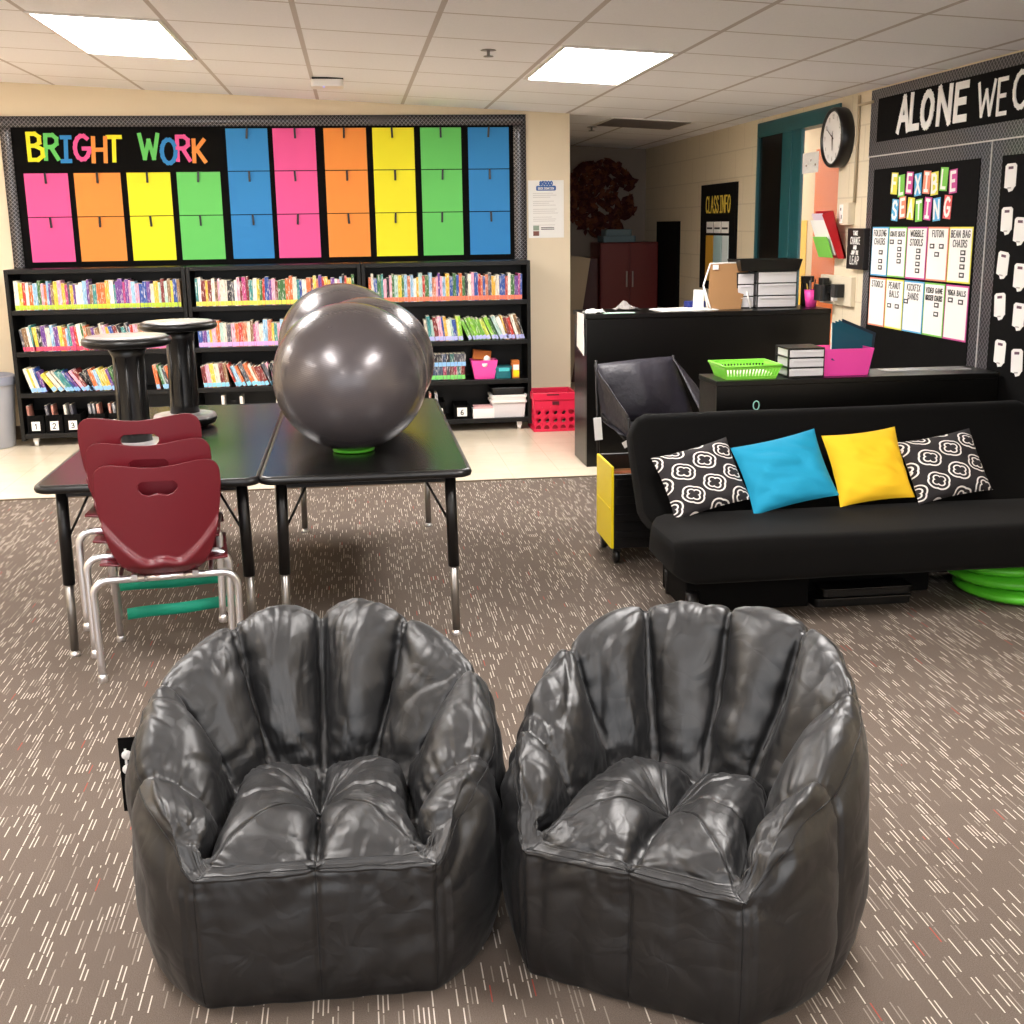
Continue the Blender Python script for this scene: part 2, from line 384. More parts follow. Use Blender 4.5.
# door
dr = bpy.data.objects.new('door_1', None); COL.objects.link(dr); struct(dr, 'teal steel door frame with a dark side panel, opening to the hallway')
m = MB(); m.b2((RW-.012, D0, 2.09), (RW+.1, D1, DZ+.0)); m.b2((RW-.012, D1-.03, 0), (RW+.05, D1, 2.09)); m.b2((RW-.012, 8.15, 0), (RW+.004, 8.335, 2.09)); m.b2((RW-.004, 7.985, 0), (RW+.02, 8.15, 2.09))
m.build('door_frame', TEAL, dr, bevel=.004)
m = MB(); m.b2((RW+.005, 8.335, .0), (RW+.03, 8.84, 2.09)); m.build('door_panel', mat('dark_door_glass', '0a0909', .2), dr)
m = MB(); m.b2((RW+.008, D0, 1.0), (RW+.013, 7.985, 2.09)); m.build('glass_pane', GLASS, dr)
# hallway beyond
HX = 4.2
HALL = mat('hall_paint', 'e9d9b8', .7); ORG = mat('orange_paint', 'ee7600', .6); YLW = mat('yellow_paint', 'f5c818', .6)
m = MB(); m.b2((HX, 6, 0), (HX+.1, 14, 2.5), 0); m.b2((HX-.006, 10.1, 0), (HX, 10.86, 2.12), 1); m.b2((HX-.006, 11.02, 0), (HX, 11.25, 1.5), 2)
struct(m.build('wall_hallway', [HALL, ORG, YLW]))
m = MB(); m.b2((RW+.15, 6, 2.42), (HX+.1, 14, 2.5)); struct(m.build('ceiling.001', CEIL))
m = MB(); m.b2((RW+.15, 6, -.1), (HX+.1, 14, 0)); struct(m.build('floor.001', TILE))
m = MB(); m.b2((RW+.15, 13.9, 0), (HX, 14, 2.42)); struct(m.build('wall_hallway_end', HALL))

# ceiling lights, aligned with the ceiling grid
LE = 9.0
LAMP = mat('lamp_diffuser', 'ffffff', .5, emit='fffaf6', es=LE)
ang = math.atan(ZB)
def ceiling_light(x0, x1, y0, y1, label, zz=None):
    cx, cy = (x0+x1)/2, (y0+y1)/2; z = cz(cx) if zz is None else zz
    t = thing('ceiling_light', label, 'ceiling light', (cx, cy, z), 0, 'ceiling light panels'); 
    if zz is None: t.rotation_euler = (0, -ang, 0)
    w, l = (x1-x0)/2, (y1-y0)/2; m = MB()
    for a, b in (((-w, -l, -.008), (w, -l+.02, .002)), ((-w, l-.02, -.008), (w, l, .002)), ((-w, -l+.02, -.008), (-w+.02, l-.02, .002)), ((w-.02, -l+.02, -.008), (w, l-.02, .002))): m.b2(a, b)
    m.build('frame', WPLAS, t)
    m = MB(); m.rbox((-w+.02, -l+.02, -.006), (w-.02, l-.02, .001), .03); m.build('diffuser', LAMP, t); return t
ceiling_light(1.035, 1.605, 6.01, 7.33, 'lit ceiling panel light right of centre, above the exercise balls')
ceiling_light(-1.42, -.82, 6.01, 7.33, 'lit ceiling panel light at the upper left of the view')
for x0 in (1.02, -1.42):
    for y0, w_ in ((2.04, 'second'), (-1.93, 'third')):
        ceiling_light(x0, x0+.6, y0, y0+1.32, '%s lit ceiling panel from the shelves in the %s row' % (w_, 'right' if x0 > 0 else 'left'))
for y0 in (6.01, 2.04): ceiling_light(-3.86, -3.26, y0, y0+1.32, 'lit ceiling panel in the far left row, %s' % ('near the shelves' if y0 > 5 else 'nearer the camera'))
ceiling_light(3.35, 3.95, 11.9, 12.5, 'lit hallway ceiling light seen through the doorway', 2.418)
t = thing('ceiling_light', 'unlit grey ceiling light in the dark alcove', 'ceiling light', (2.30, 9.65, cz(2.3)), 0, None); t.rotation_euler = (0, -ang, 0)
m = MB(); m.b2((-.33, -.36, -.007), (.33, .36, 0)); m.build('frame', WPLAS, t)
m = MB(); m.b2((-.3, -.33, -.01), (.3, .33, -.006)); m.build('diffuser', mat('unlit_diffuser', '6e6866', .4), t)
# wireless box and sprinklers on the ceiling
t = thing('ceiling_box', 'small white box with dark top edge fixed on the ceiling', 'wireless access point', (-.11, 7.9, cz(-.11)))
m = MB(); m.rbox((-.1, -.09, -.055), (.1, .09, -.012), .03); m.build('housing', WPLAS, t, bevel=.006)
m = MB(); m.b2((-.09, -.07, -.014), (.1, .08, 0)); m.build('bracket', BMETAL, t)
m = MB(); m.lathe([(.004, -.003), (.004, 0)], 8, (-.02, -.06, -.055)); m.build('status_lamp', mat('blue_lamp', '6070ff', .3, emit='7080ff', es=2), t)
for x, y, w_ in ((.713, 6.3, 'on the bright classroom ceiling left of the lit panel'), (2.0, 10.2, 'on the dim alcove ceiling')):
    t = thing('sprinkler_head', 'small metal fire sprinkler '+w_, 'sprinkler', (x, y, cz(x)))
    m = MB(); m.lathe([(.04, -.004), (.035, 0)], 20); m.build('escutcheon', STEEL, t)
    m = MB(); m.lathe([(.008, -.03), (.008, -.004)], 10); m.lathe([(.025, -.034), (.025, -.03)], 16); m.build('deflector', STEEL, t)

# ------------------------------------------------------------------ BRIGHT WORK board
COLS = dict(pink='f2549c', orange='f79438', yellow='f8ee10', green='66cf62', blue='1f86cc')
CM = {k: mat('card_'+k, v, .6) for k, v in COLS.items()}
t = thing('bulletin_board', 'long black bulletin board headed BRIGHT WORK above the bookcases', 'bulletin board', (0, BW, 0))
m = MB(); m.b2((-2.40, -.006, .9), (1.30, 0, 2.285)); m.build('backing', MATTEB, t)
for a, b in (((-2.42, -.014, 2.215), (1.31, -.002, 2.29)), ((-2.42, -.014, .9), (-2.345, -.002, 2.215)), ((1.215, -.014, .9), (1.31, -.002, 2.215))):
    m = MB(); nx = max(2, int((b[0]-a[0])/.03)); nz = max(2, int((b[2]-a[2])/.03))
    def fn(u, v, a=a, b=b):
        x = a[0]+(b[0]-a[0])*u; z = a[2]+(b[2]-a[2])*v
        return (x, a[1]-.006*abs(noise.noise((x*7, z*7, 1))), z)
    m.grid(nx, nz, fn); m.build('border', BORDER, t, solid=.002)
DX = [(-2.289, -1.988, 'pink'), (-1.947, -1.625, 'orange'), (-1.582, -1.277, 'yellow'), (-1.233, -.925, 'green')]
EX = [(-.868, -.572, 'blue'), (-.536, -.232, 'pink'), (-.172, .135, 'orange'), (.18, .483, 'yellow'), (.529, .829, 'green'), (.88, 1.183, 'blue')]
def card(x0, x1, z0, z1, c, where):
    t = thing('paper_card', '%s square paper card, %s' % (c, where), 'paper card', ((x0+x1)/2, BW-.007, z0), 0, 'coloured paper cards on the bright work board')
    w = (x1-x0)/2; h = z1-z0; m = MB(); m.b2((-w, -.0025, 0), (w, 0, h-.006)); m.build('sheet', CM[c], t)
    m = MB(); dx = random.uniform(-.01, .01); R = Matrix.Rotation(random.uniform(-.06, .1), 3, 'Y')
    m.box((dx, -.011, h-.04), (.014, .014, .075), 0, None, R); m.build('clip', BLACK, t, bevel=.002)
rows = [(2.207, 1.908), (1.908, 1.602), (1.602, 1.285)]; rn = ['top', 'middle', 'bottom']
for k, (a, b, c) in enumerate(DX):
    for j in (1, 2): card(a, b, rows[j][1], rows[j][0], c, '%s under BRIGHT WORK, %s column from the left' % ('upper' if j == 1 else 'lower', ['first', 'second', 'third', 'fourth'][k]))
for k, (a, b, c) in enumerate(EX):
    for j in range(3): card(a, b, rows[j][1], rows[j][0], c, '%s row, column %s right of the BRIGHT WORK title' % (rn[j], ['one', 'two', 'three', 'four', 'five', 'six'][k]))
def bright(ch, x, z, h, c, word, i, sk=0):
    m = MB(); glyph(m, ch, (0, 0, 0), (1, 0, 0), (0, 0, 1), h*.98, .028, .003, 0, .86, skew=sk)
    o = m.build('paper_letter', CM[c], None, (x, BW-.008, z)); tag(o, '%s cut paper letter %s, the %s letter of %s' % (c, ch, i, word), 'letter', 'cut letters of bright work')
ords = ['first', 'second', 'third', 'fourth', 'fifth', 'sixth', 'seventh', 'eighth']
for i, (ch, px, c, z, h) in enumerate([('B', -2.235, 'yellow', 1.995, .18), ('R', -2.125, 'green', 2.0, .165), ('I', -2.015, 'blue', 1.985, .165), ('G', -1.925, 'pink', 1.995, .165), ('H', -1.80, 'orange', 1.98, .165), ('T', -1.70, 'yellow', 1.985, .165)]):
    bright(ch, px, z, h, c, 'BRIGHT', ords[i], .06 if i else 0)
for i, (ch, px, c, z, h) in enumerate([('W', -1.475, 'green', 2.0, .165), ('O', -1.325, 'blue', 1.965, .165), ('R', -1.215, 'pink', 1.985, .165), ('K', -1.10, 'orange', 1.975, .15)]):
    bright(ch, px, z, h, c, 'WORK', ords[i], .03)
# notice on the pillar
t = thing('wall_poster', 'white printed notice with blue 5000 heading on the beige pillar', 'poster', (1.46, BW-.002, 1.40))
m = MB(); m.b2((-.135, -.002, 0), (.135, 0, .42)); m.build('sheet', WHITE, t)
BLUEI = mat('blue_ink', '2a62ac', .6); INK = mat('grey_ink', 'b9b4b0', .7); BINK = mat('black_ink', '1a1818', .6)
m = MB(); m.rbox((-.075, 0, 0), (.075, .035, .0015), .008, 3, 0, Matrix.Translation((0, -.002, .345)) @ Matrix.Rotation(PI/2, 4, 'X'))
text(m, '$5000', (0, -.002, .385), (1, 0, 0), (0, 0, 1), .026, .009, .001); m.build('heading', BLUEI, t)
m = MB(); text(m, 'BOOK DONATION', (0, -.0035, .353), (1, 0, 0), (0, 0, 1), .016, .003, .001, gap=.12, sx=.75); m.build('lettering', WHITE, t)
m = MB()
for k in range(17):
    if k % 4 != 3: m.b2((-.1, -.003, .325-k*.0145), (random.uniform(.02, .1), -.002, .3275-k*.0145))
m.build('lines', INK, t)
m = MB(); m.b2((-.1, -.003, .015), (-.055, -.002, .05), 0); m.b2((-.1, -.003, .055), (-.055, -.002, .09), 1); m.b2((-.04, -.003, .06), (.06, -.002, .067), 2); m.b2((-.04, -.003, .072), (.06, -.002, .078), 2); m.build('pictures', [mat('photo_brown', '7c4a3c', .5), mat('photo_green', '8fa08e', .5), mat('ink_dark', '6a6462', .6)], t)

# ------------------------------------------------------------------ bookcases and books
SH = [.965, .675, .385, .095]      # shelf surfaces
names_u = ['left', 'middle', 'right']
for u in range(3):
    x0 = -2.400+1.2285*u; t = thing('bookcase', 'black four-shelf wheeled bookcase full of books, %s of three against the back wall' % names_u[u], 'bookcase', (x0, 8.84, 0), 0, 'black bookcases')
    w = 1.2225
    for q in (0, w-.026): m = MB(); m.b2((q, 0, .045), (q+.026, .33, 1.246)); m.build('side_panel', SHELFM, t, bevel=.003)
    m = MB(); m.b2((.026, .0, 1.215), (w-.026, .33, 1.246)); m.build('top', SHELFM, t, bevel=.003)
    m = MB(); m.b2((.026, .32, .06), (w-.026, .328, 1.215)); m.build('back_panel', SHELFM, t)
    for z in SH: m = MB(); m.b2((.026, .004, z-.032), (w-.026, .32, z)); m.build('shelf', SHELFM, t, bevel=.002)
    for q, lab in ((.09, 1), (w-.09, 1)):
        m = MB(); m.lathe([(.001, -.012), (.022, -.012), (.022, .012), (.001, .012)], 16, M=Matrix.Translation((q, .05, .024)) @ Matrix.Rotation(PI/2, 4, 'Y')); m.b2((q-.018, .03, .03), (q+.018, .07, .064)); m.build('caster', WPLAS, t)
BC = ['c0392b', '7a2a2a', 'e8e2d4', 'd8cfc0', '2d4f9c', '8fb8d8', 'e8b23c', 'd96a34', '3c8a8a', '222028', 'b53f7c', '6b3f8f', 'e9a0b8', '3f6f3a', 'd8c040', 'f0e8e0', '8a6a4a', '51505a', 'a8c8c0', 'c87858']
STK = {(0, 0): 'b9d43a', (1, 0): 'e8dc58', (2, 0): 'f08060', (0, 1): 'e2486a', (1, 1): 'd8a8e0', (2, 1): 'b8bcf0', (0, 2): '8fc0f0', (1, 2): '88cdea', (2, 2): '7ad870'}
STM = {k: mat('spine_sticker_%d_%d' % k, v, .5) for k, v in STK.items()}; STM['p'] = mat('spine_sticker_pink', 'e67ab8', .5)
shelfname = ['top', 'second', 'third']
NB = 0
def book(x, z, th, h, dp, colr, stk, label, tilt=0, y=8.865, group='books on the bookcase shelves', name='book'):
    global NB
    m = MB(); m.b2((0, 0, 0), (th, dp, .0+h), 0); m.b2((th*.12, -.0004, h-.001), (th*.88, dp+.0005, h+.0004), 1)
    m.b2((.0008, -.0012, .004), (th-.0008, 0, .034), 2)
    o = m.build(name, [BOOK, PAGE, stk], None, (x, y, z+.0005), (0, tilt, 0)); o.color = H(colr)
    tag(o, label, 'book', group); NB += 1; return o
def nth(n):
    return '%d%s' % (n, 'th' if 10 < n % 100 < 14 else {1: 'st', 2: 'nd', 3: 'rd'}.get(n % 10, 'th'))
def cname(c):
    r, g, b = (int(c[i:i+2], 16) for i in (0, 2, 4)); mx, mn = max(r, g, b), min(r, g, b)
    if mx < 60: return 'black'
    if mx-mn < 28: return 'white' if mn > 195 else 'grey'
    if r > 200 and g > 175: return 'cream' if b > 140 else 'yellow'
    if r >= g and r >= b: return 'pink' if b > g+30 else ('orange' if g > r*.45 and r > 180 else ('brown' if g > r*.6 else 'red'))
    if b >= r and b >= g: return 'purple' if r > g+20 else 'blue'
    return 'green' if r > b or b < 120 else 'teal'
skip = {(0, 2): [(-1.645, -1.485)], (1, 1): [(-.45, .2)], (2, 1): [(-.1, .47)], (1, 2): [(-.47, .2)], (2, 2): [(-.2, 2)]}
TH = {0: .0226, 1: .0232, 2: .0245}
for u in range(3):
    for r in range(3):
        x = -2.400+1.2285*u+.045+random.uniform(0, .01); xe = -2.400+1.2285*(u+1)-.045; n = 0; runlen = 0
        lean = 0
        while True:
            th = random.uniform(.6, 1.4)*TH[r]; h = random.uniform(.165, .205) if r == 0 else random.uniform(.15, .195)
            if r == 1: h = random.uniform(.155, .19)
            if r == 2: h = random.uniform(.15, .18)
            base = {(0, 1): -.16, (2, 1): -.3, (0, 2): -.45, (1, 2): -.3}.get((u, r), 0)
            if runlen <= 0:
                runlen = random.randint(4, 9); lean = base*random.uniform(.3, 1.4) if base else random.uniform(-.02, .02)
            runlen -= 1
            if u == 2 and r == 1: lean = -.12 if x < .75 else (-.42 if x < 1.02 else -.3)
            step = th/math.cos(lean)+.0006
            ov = h*math.sin(abs(lean))
            if x+step+ov*.55 > xe: break
            if not any(a < x < b for a, b in skip.get((u, r), [])):
                n += 1; c = random.choice(BC)
                if u == 2 and r == 1 and .7 < x < .95: c = random.choice(['8ac83a', '6fae3a', 'c8d850'])
                stk = STM['p'] if (u, r) == (0, 1) and x > -1.75 else STM[(u, r)]
                zz = SH[r]; xx = x
                if lean < 0: xx = x+ov; 
                # rotate about lower-left edge; leaning books lean to the left at their top
                label = '%s book, %s from the left on the %s shelf of the %s bookcase' % (cname(c), nth(n), shelfname[r], names_u[u])
                dz = th*math.sin(-lean) if lean < 0 else 0
                book(xx if lean < 0 else x, zz+(0 if lean >= 0 else 0), th, h, random.uniform(.12, .15), c, stk, label, lean)
            x += step
# lying-in-two-tiers small dark books at the left of the right bookcase
for tier in range(2):
    x = .42
    for n in range(13):
        th = random.uniform(.022, .032); c = random.choice(['222028', '51505a', '7a2a2a', '3a4a6a', '3f6f6a', 'a03a5a'])
        book(x, SH[2]+(.004 if tier == 0 else .1), th, .095 if tier else .1, .12, c, STM[(2, 2)] if tier == 0 else STM[(0, 2)], '%s pocket book, %s from the left in the %s tier of the right bookcase' % (cname(c), nth(n+1), 'upper' if tier else 'lower'), -.02, 8.87+.0*tier, 'pocket books stacked in two tiers')
        x += th+.0015
m = MB(); m.b2((.41, 8.855, SH[2]+.0), (.80, 8.862, SH[2]+.03)); 
# numbered magazine boxes on the bottom shelf
def num_box(x, z, num, label, y=8.86, w=.115, h=.13, books=2, cardw=.05):
    t = thing('magazine_box', label, 'book box', (x, y, z), 0, 'numbered boxes on the bottom shelves')
    m = MB(); m.b2((0, 0, 0), (w, .005, h)); m.b2((0, .19, 0), (w, .195, h*1.1)); m.b2((0, .005, 0), (.004, .19, h)); m.b2((w-.004, .005, 0), (w, .19, h)); m.b2((.004, .005, 0), (w-.004, .19, .004)); m.build('box', MATTEB, t)
    m = MB(); m.b2((w/2-cardw/2-.004, -.002, .02), (w/2+cardw/2+.004, 0, .085)); text(m, num, (w/2, -.002, .033), (1, 0, 0), (0, 0, 1), .036, .006, .001, 1); m.build('number_card', [WHITE, BINK], t)
    for k in range(books):
        c = random.choice(['b87a6a', 'e8e2d4', 'd8b8b0', '8a8a90', '51505a']); q = book(x+.012+k*(w-.03)/max(1, books), z+.006, random.uniform(.014, .02), .19, .12, c, PAGE, '%s booklet standing in the black book box numbered %s, %s bookcase' % (cname(c)+(' first' if k == 0 else ' last'), num, names_u[0 if x < -1.1 else (1 if x < .1 else 2)]), -.08, y+.02, 'booklets in the numbered boxes', 'booklet')
for i, x in enumerate((-2.355, -2.228, -2.10)):
    num_box(x, SH[3], str(i+1), 'black book box with white card numbered %d on the left bookcase' % (i+1), books=2 if i else 1)
for i, x in enumerate((-1.93, -1.79)):
    num_box(x, SH[3], str(i+4), 'black book box numbered %d, behind the chairs on the left bookcase' % (i+4), books=3)
num_box(.52, SH[3], '5', 'black book box with white card, left end of the right bookcase bottom shelf', books=2, cardw=.065)
num_box(.70, SH[3], '6', 'dark brown book box with tilted white card on the right bookcase', h=.1, books=0, cardw=.065)
m = MB(); m.b2((.84, 8.865, SH[3]), (1.0, 8.98, SH[3]+.07)); m.b2((.85, 8.87, SH[3]+.07), (.99, 8.99, SH[3]+.085), 1)
o = m.build('paper_tray', [WHITE, mat('pink_paper', 'e8b8b8', .7)]); tag(o, 'low white tray of papers between the book boxes and clear tub', 'tray')
for k, (x, h) in enumerate(((-.99, .2), (-.86, .19), (-.6, .21), (-.56, .2), (-.52, .2), (-.42, .19), (-.32, .2))):
    book(x, SH[3], .02, h*1.15, .14, random.choice(['e8e2d4', 'd8b8b0', 'f0e8e0']), PAGE, 'pale book, %s from the left on the bottom shelf of the middle bookcase' % nth(k+1), .0, 8.865, 'pale books on the bottom shelf of the middle bookcase')
# containers on the right bookcase
t = thing('plastic_bin', 'pink plastic bin of craft things on the third shelf of the right bookcase', 'bin', (.935, 8.95, SH[2]))
def open_bin(w0, d0, w1, d1, h, th=.004):
    m = MB(); lo = [(-w0, -d0), (w0, -d0), (w0, d0), (-w0, d0)]; hi = [(-w1, -d1), (w1, -d1), (w1, d1), (-w1, d1)]
    vs = [(x, y, 0) for x, y in lo]+[(x, y, h) for x, y in hi]; s_ = 1-th/w1
    vs += [(x*s_, y*s_, h) for x, y in hi]+[(x*s_, y*s_, .004) for x, y in lo]
    m.add(vs, [(3, 2, 1, 0)]+[(i, (i+1) % 4, 4+(i+1) % 4, 4+i) for i in range(4)]+[(4+i, 4+(i+1) % 4, 8+(i+1) % 4, 8+i) for i in range(4)]+[(8+i, 8+(i+1) % 4, 12+(i+1) % 4, 12+i) for i in range(4)]+[(12, 13, 14, 15)]); return m
open_bin(.072, .06, .098, .085, .14).build('tub', PINKP, t)
m = MB(); m.lathe([(.001, 0), (.02, 0), (.02, .003), (.001, .003)], 20, M=Matrix.Translation((0, -.078, .11)) @ Matrix.Rotation(PI/2, 4, 'X')); m.build('label_dot', WHITE, t)
m = MB(); m.b2((-.085, -.03, -.02), (.05, .03, .05)); o = m.build('craft_box', mat('orange_card', 'c8702a', .6), None, (.94, 8.98, SH[2]+.155), (0, .12, 0), bevel=.003); tag(o, 'orange box poking out of the pink bin on the right bookcase', 'box')
m = MB(); m.lathe([(.001, -.03), (.02, -.02), (.028, 0), (.02, .02), (.001, .03)], 16); o = m.build('craft_ball', WHITE, None, (.955, 8.9, SH[2]+.145)); tag(o, 'white foam ball on top of the pink bin', 'ball')
t = thing('storage_box', 'small teal lidded box beside the pink bin on the shelf', 'box', (1.075, 8.94, SH[2]))
m = MB(); m.rbox((-.06, -.06, 0), (.06, .06, .07), .015); m.build('body', mat('teal_plastic', '146a74', .4), t, bevel=.003)
m = MB(); m.rbox((-.066, -.066, .062), (.066, .066, .088), .015); m.build('lid', mat('teal_plastic'), t, bevel=.003)
m = MB(); m.b2((-.035, -.0685, .055), (.045, -.066, .08)); m.build('label', mat('aqua_label', '50c8d0', .5), t)
t = thing('craft_box', 'small orange and yellow box at the right end of the third shelf', 'box', (1.17, 8.93, SH[2]))
m = MB(); m.b2((-.028, -.04, 0), (.028, .04, .13)); m.build('carton', mat('orange_card'), t, bevel=.002)
m = MB(); m.b2((-.02, -.042, .01), (.024, -.04, .06), 0); m.b2((-.02, -.042, .06), (.024, -.04, .1), 1); m.build('label', [YEL, WHITE], t)
t = thing('storage_tub', 'clear plastic tub with white rims and dark lid, bottom shelf of the right bookcase', 'tub', (1.112, 8.965, SH[3]))
open_bin(.115, .09, .125, .1, .115).build('tub', CLEARP, t)
m = MB(); m.rbox((-.138, -.115, .11), (.138, .12, .128), .02); m.build('rim', WPLAS, t, bevel=.003)
m = MB(); m.rbox((-.13, -.11, .128), (.13, .115, .155), .02); m.rbox((-.138, -.115, .15), (.138, .12, .168), .02, M=None); m.build('tray', WPLAS, t, bevel=.003)
m = MB(); m.rbox((-.12, -.095, .168), (.12, .11, .215), .02); m.rbox((-.128, -.1, .205), (.128, .115, .222), .02); m.build('lid', BLACK, t, bevel=.003)
# milk crate
t = thing('milk_crate', 'crimson plastic crate with round holes on the floor by the pillar', 'crate', (1.435, 8.87, 0))
def crate():
    m = MB(); W, D, Hh = .155, .15, .285
    for (ax, sgn, half) in (('y', -1, W), ('y', 1, W), ('x', -1, D), ('x', 1, D)):
        # wall panel with punched round holes: ring grid per cell
        nx, nz = 5, 4; cw, chh = 2*half/nx, (Hh-.05)/nz
        for i in range(nx):
            for j in range(nz):
                c = (-half+cw*(i+.5), .0+chh*(j+.5)); hole = j < 3 and (sgn < 0 or True) 
                sq = []; ci = []
                for k in range(16):
                    a = 2*PI*k/16; dx, dz = math.cos(a), math.sin(a); s_ = 1/max(abs(dx)/(cw/2), abs(dz)/(chh/2)); sq.append((c[0]+dx*s_, c[1]+dz*s_)); ci.append((c[0]+dx*cw*.33, c[1]+dz*cw*.33))
                def P(p, o):
                    return (p[0], sgn*(D+o), p[1]) if ax == 'y' else (sgn*(W+o), p[0], p[1])
                if hole:
                    vs = [P(p, 0) for p in sq]+[P(p, 0) for p in ci]+[P(p, -.006) for p in ci]+[P(p, -.006) for p in sq]
                    fs = []
                    for k in range(16):
                        l = (k+1) % 16; fs += [(k, l, 16+l, 16+k), (16+k, 16+l, 32+l, 32+k), (32+k, 32+l, 48+l, 48+k)]
                    m.add(vs, fs)
                else:
                    m.add([P(p, 0) for p in sq]+[P(p, -.006) for p in sq], [tuple(range(16)), tuple(range(16, 32))])
    return m
crate().build('body', REDP, t)
m = MB()
for a, b in (((-.165, -.16, .235), (.165, -.14, .29)), ((-.165, .14, .235), (.165, .16, .29)), ((-.165, -.14, .235), (-.148, .14, .29)), ((.148, -.14, .235), (.165, .14, .29))): m.b2(a, b)
m.build('rim', REDP, t, bevel=.004)
m = MB(); m.b2((-.16, -.155, 0), (.16, .155, .02)); m.build('base', REDP, t, bevel=.004)
m = MB(); m.b2((-.06, -.1615, .27), (.03, -.1605, .28)); m.b2((-.02, -.1615, .2), (.03, -.156, .225)); m.build('handle_slot', mat('crate_slot', '5a0a1a', .6), t)
# rubbish bin at the left edge
t = thing('waste_bin', 'tall light grey waste bin at the left end of the bookcases', 'waste bin', (-2.64, 8.93, 0))
m = MB(); m.lathe([(.16, 0), (.17, .01), (.2, .42), (.205, .45), (.215, .455), (.215, .49), (.205, .495), (.2, .46), (.19, .42), (.16, .02), (.001, .02)], 40); m.build('body', GREYP, t)
m = MB(); m.lathe([(.219, .45), (.221, .5), (.2, .515), (.195, .47)], 40, cap=False); m.build('bin_liner', mat('grey_liner', '8f92a0', .35, bump=.4, bscale=30), t)

# ------------------------------------------------------------------ tables
TZ = .651
def table(x0, x1, y0, y1, label):
    t = thing('table', label, 'table', (x0, y0, 0), 0, 'black rectangular tables'); w, l = x1-x0, y1-y0
    m = MB(); m.rbox((.004, .004, TZ-.026), (w-.004, l-.004, TZ), .04, 6, 0); m.build('tabletop', TABLEM, t)
    m = MB(); r = .045; pts = []
    for cx, cy, a0 in ((w-r, l-r, 0), (r, l-r, 90), (r, r, 180), (w-r, r, 270)):
        for i in range(7):
            a = math.radians(a0+15*i); pts.append((cx+(r-.004)*math.cos(a), cy+(r-.004)*math.sin(a), TZ-.014))
    m.tube(pts, .0155, 8, closed=True); m.build('edge_band', BLACK, t)
    m = MB()
    for a, b in (((.06, .09, TZ-.06), (w-.06, .11, TZ-.027)), ((.06, l-.11, TZ-.06), (w-.06, l-.09, TZ-.027)), ((w/2-.01, .1, TZ-.05), (w/2+.01, l-.1, TZ-.027))): m.b2(a, b)
    m.build('apron_rail', BMETAL, t)
    for lx in (.065, w-.065):
        for ly, far in ((.1, 0), (l-.1, 1)):
            sx = -.01 if lx < w/2 else .01
            m = MB(); m.tube([(lx, ly, TZ-.03), (lx+sx*.6, ly+(.02 if far else -.0), .27)], .021, 14); lg = m.build('leg', BMETAL, t)
            m = MB(); m.tube([(lx+sx*.6, ly+(.02 if far else 0), .285), (lx+sx, ly+(.03 if far else .0), .02)], .0155, 12); m.build('leg_insert', STEEL if True else CHROME, lg)
            m = MB(); m.lathe([(.018, 0), (.02, .004), (.016, .014), (.008, .022)], 16, (lx+sx, ly+(.03 if far else 0), 0)); m.build('glide', CHROME, lg)
            m = MB(); dx = .1 if lx < w/2 else -.1; m.tube([(lx+sx*.3, ly, .42), (lx+dx, ly+(-.02 if far else .02), TZ-.035)], .005, 6); m.build('brace', BMETAL, t)
    return t
table(-1.118, -.366, 4.199, 6.065, 'black table on the left, behind the maroon chair stack')
table(-.356, .382, 4.199, 6.065, 'black table on the right, under the grey exercise balls')

# exercise balls, each sitting on a green ring
for (x, y, r, la) in ((-.029, 4.66, .290, 'front grey exercise ball, the largest in view, on the right table'), (.045, 5.262, .282, 'middle grey exercise ball, half hidden behind the front ball'), (-.065, 5.852, .300, 'rearmost grey exercise ball, peeking out at the upper left')):
    t = thing('exercise_ball', la, 'exercise ball', (x, y, TZ+.006), 0, 'grey exercise balls on the table'); t.scale = (1.02, 1.02, .975)
    m = MB(); m.lathe([(max(.0005, r*math.sin(PI*k/48)), r-r*math.cos(PI*k/48)) for k in range(49)], 72, cap=False)
    m.build('shell', BALLM, t)
    m = MB(); A = (-.22, -.66, .72) if y < 5 else (.2, .3, .93); a = Vector(A).normalized(); 
    Mx = Matrix.Translation(Vector((0, 0, r))+a*(r-.003)) @ a.to_track_quat('Z', 'Y').to_matrix().to_4x4()
    m.lathe([(.001, .004), (.006, .004), (.009, .002), (.009, 0)], 14, M=Mx); m.build('valve_plug', BALLM, t)
    g = MB(); R_ = .075
    g.tube([(R_*math.cos(2*PI*k/40), R_*math.sin(2*PI*k/40), .007) for k in range(40)], .0065, 8, closed=True)
    o = g.build('ball_ring', GREENB, None, (x, y, TZ+.001)); tag(o, 'green ring under the %s exercise ball' % la.split()[0], 'ring', 'green rings under the balls')

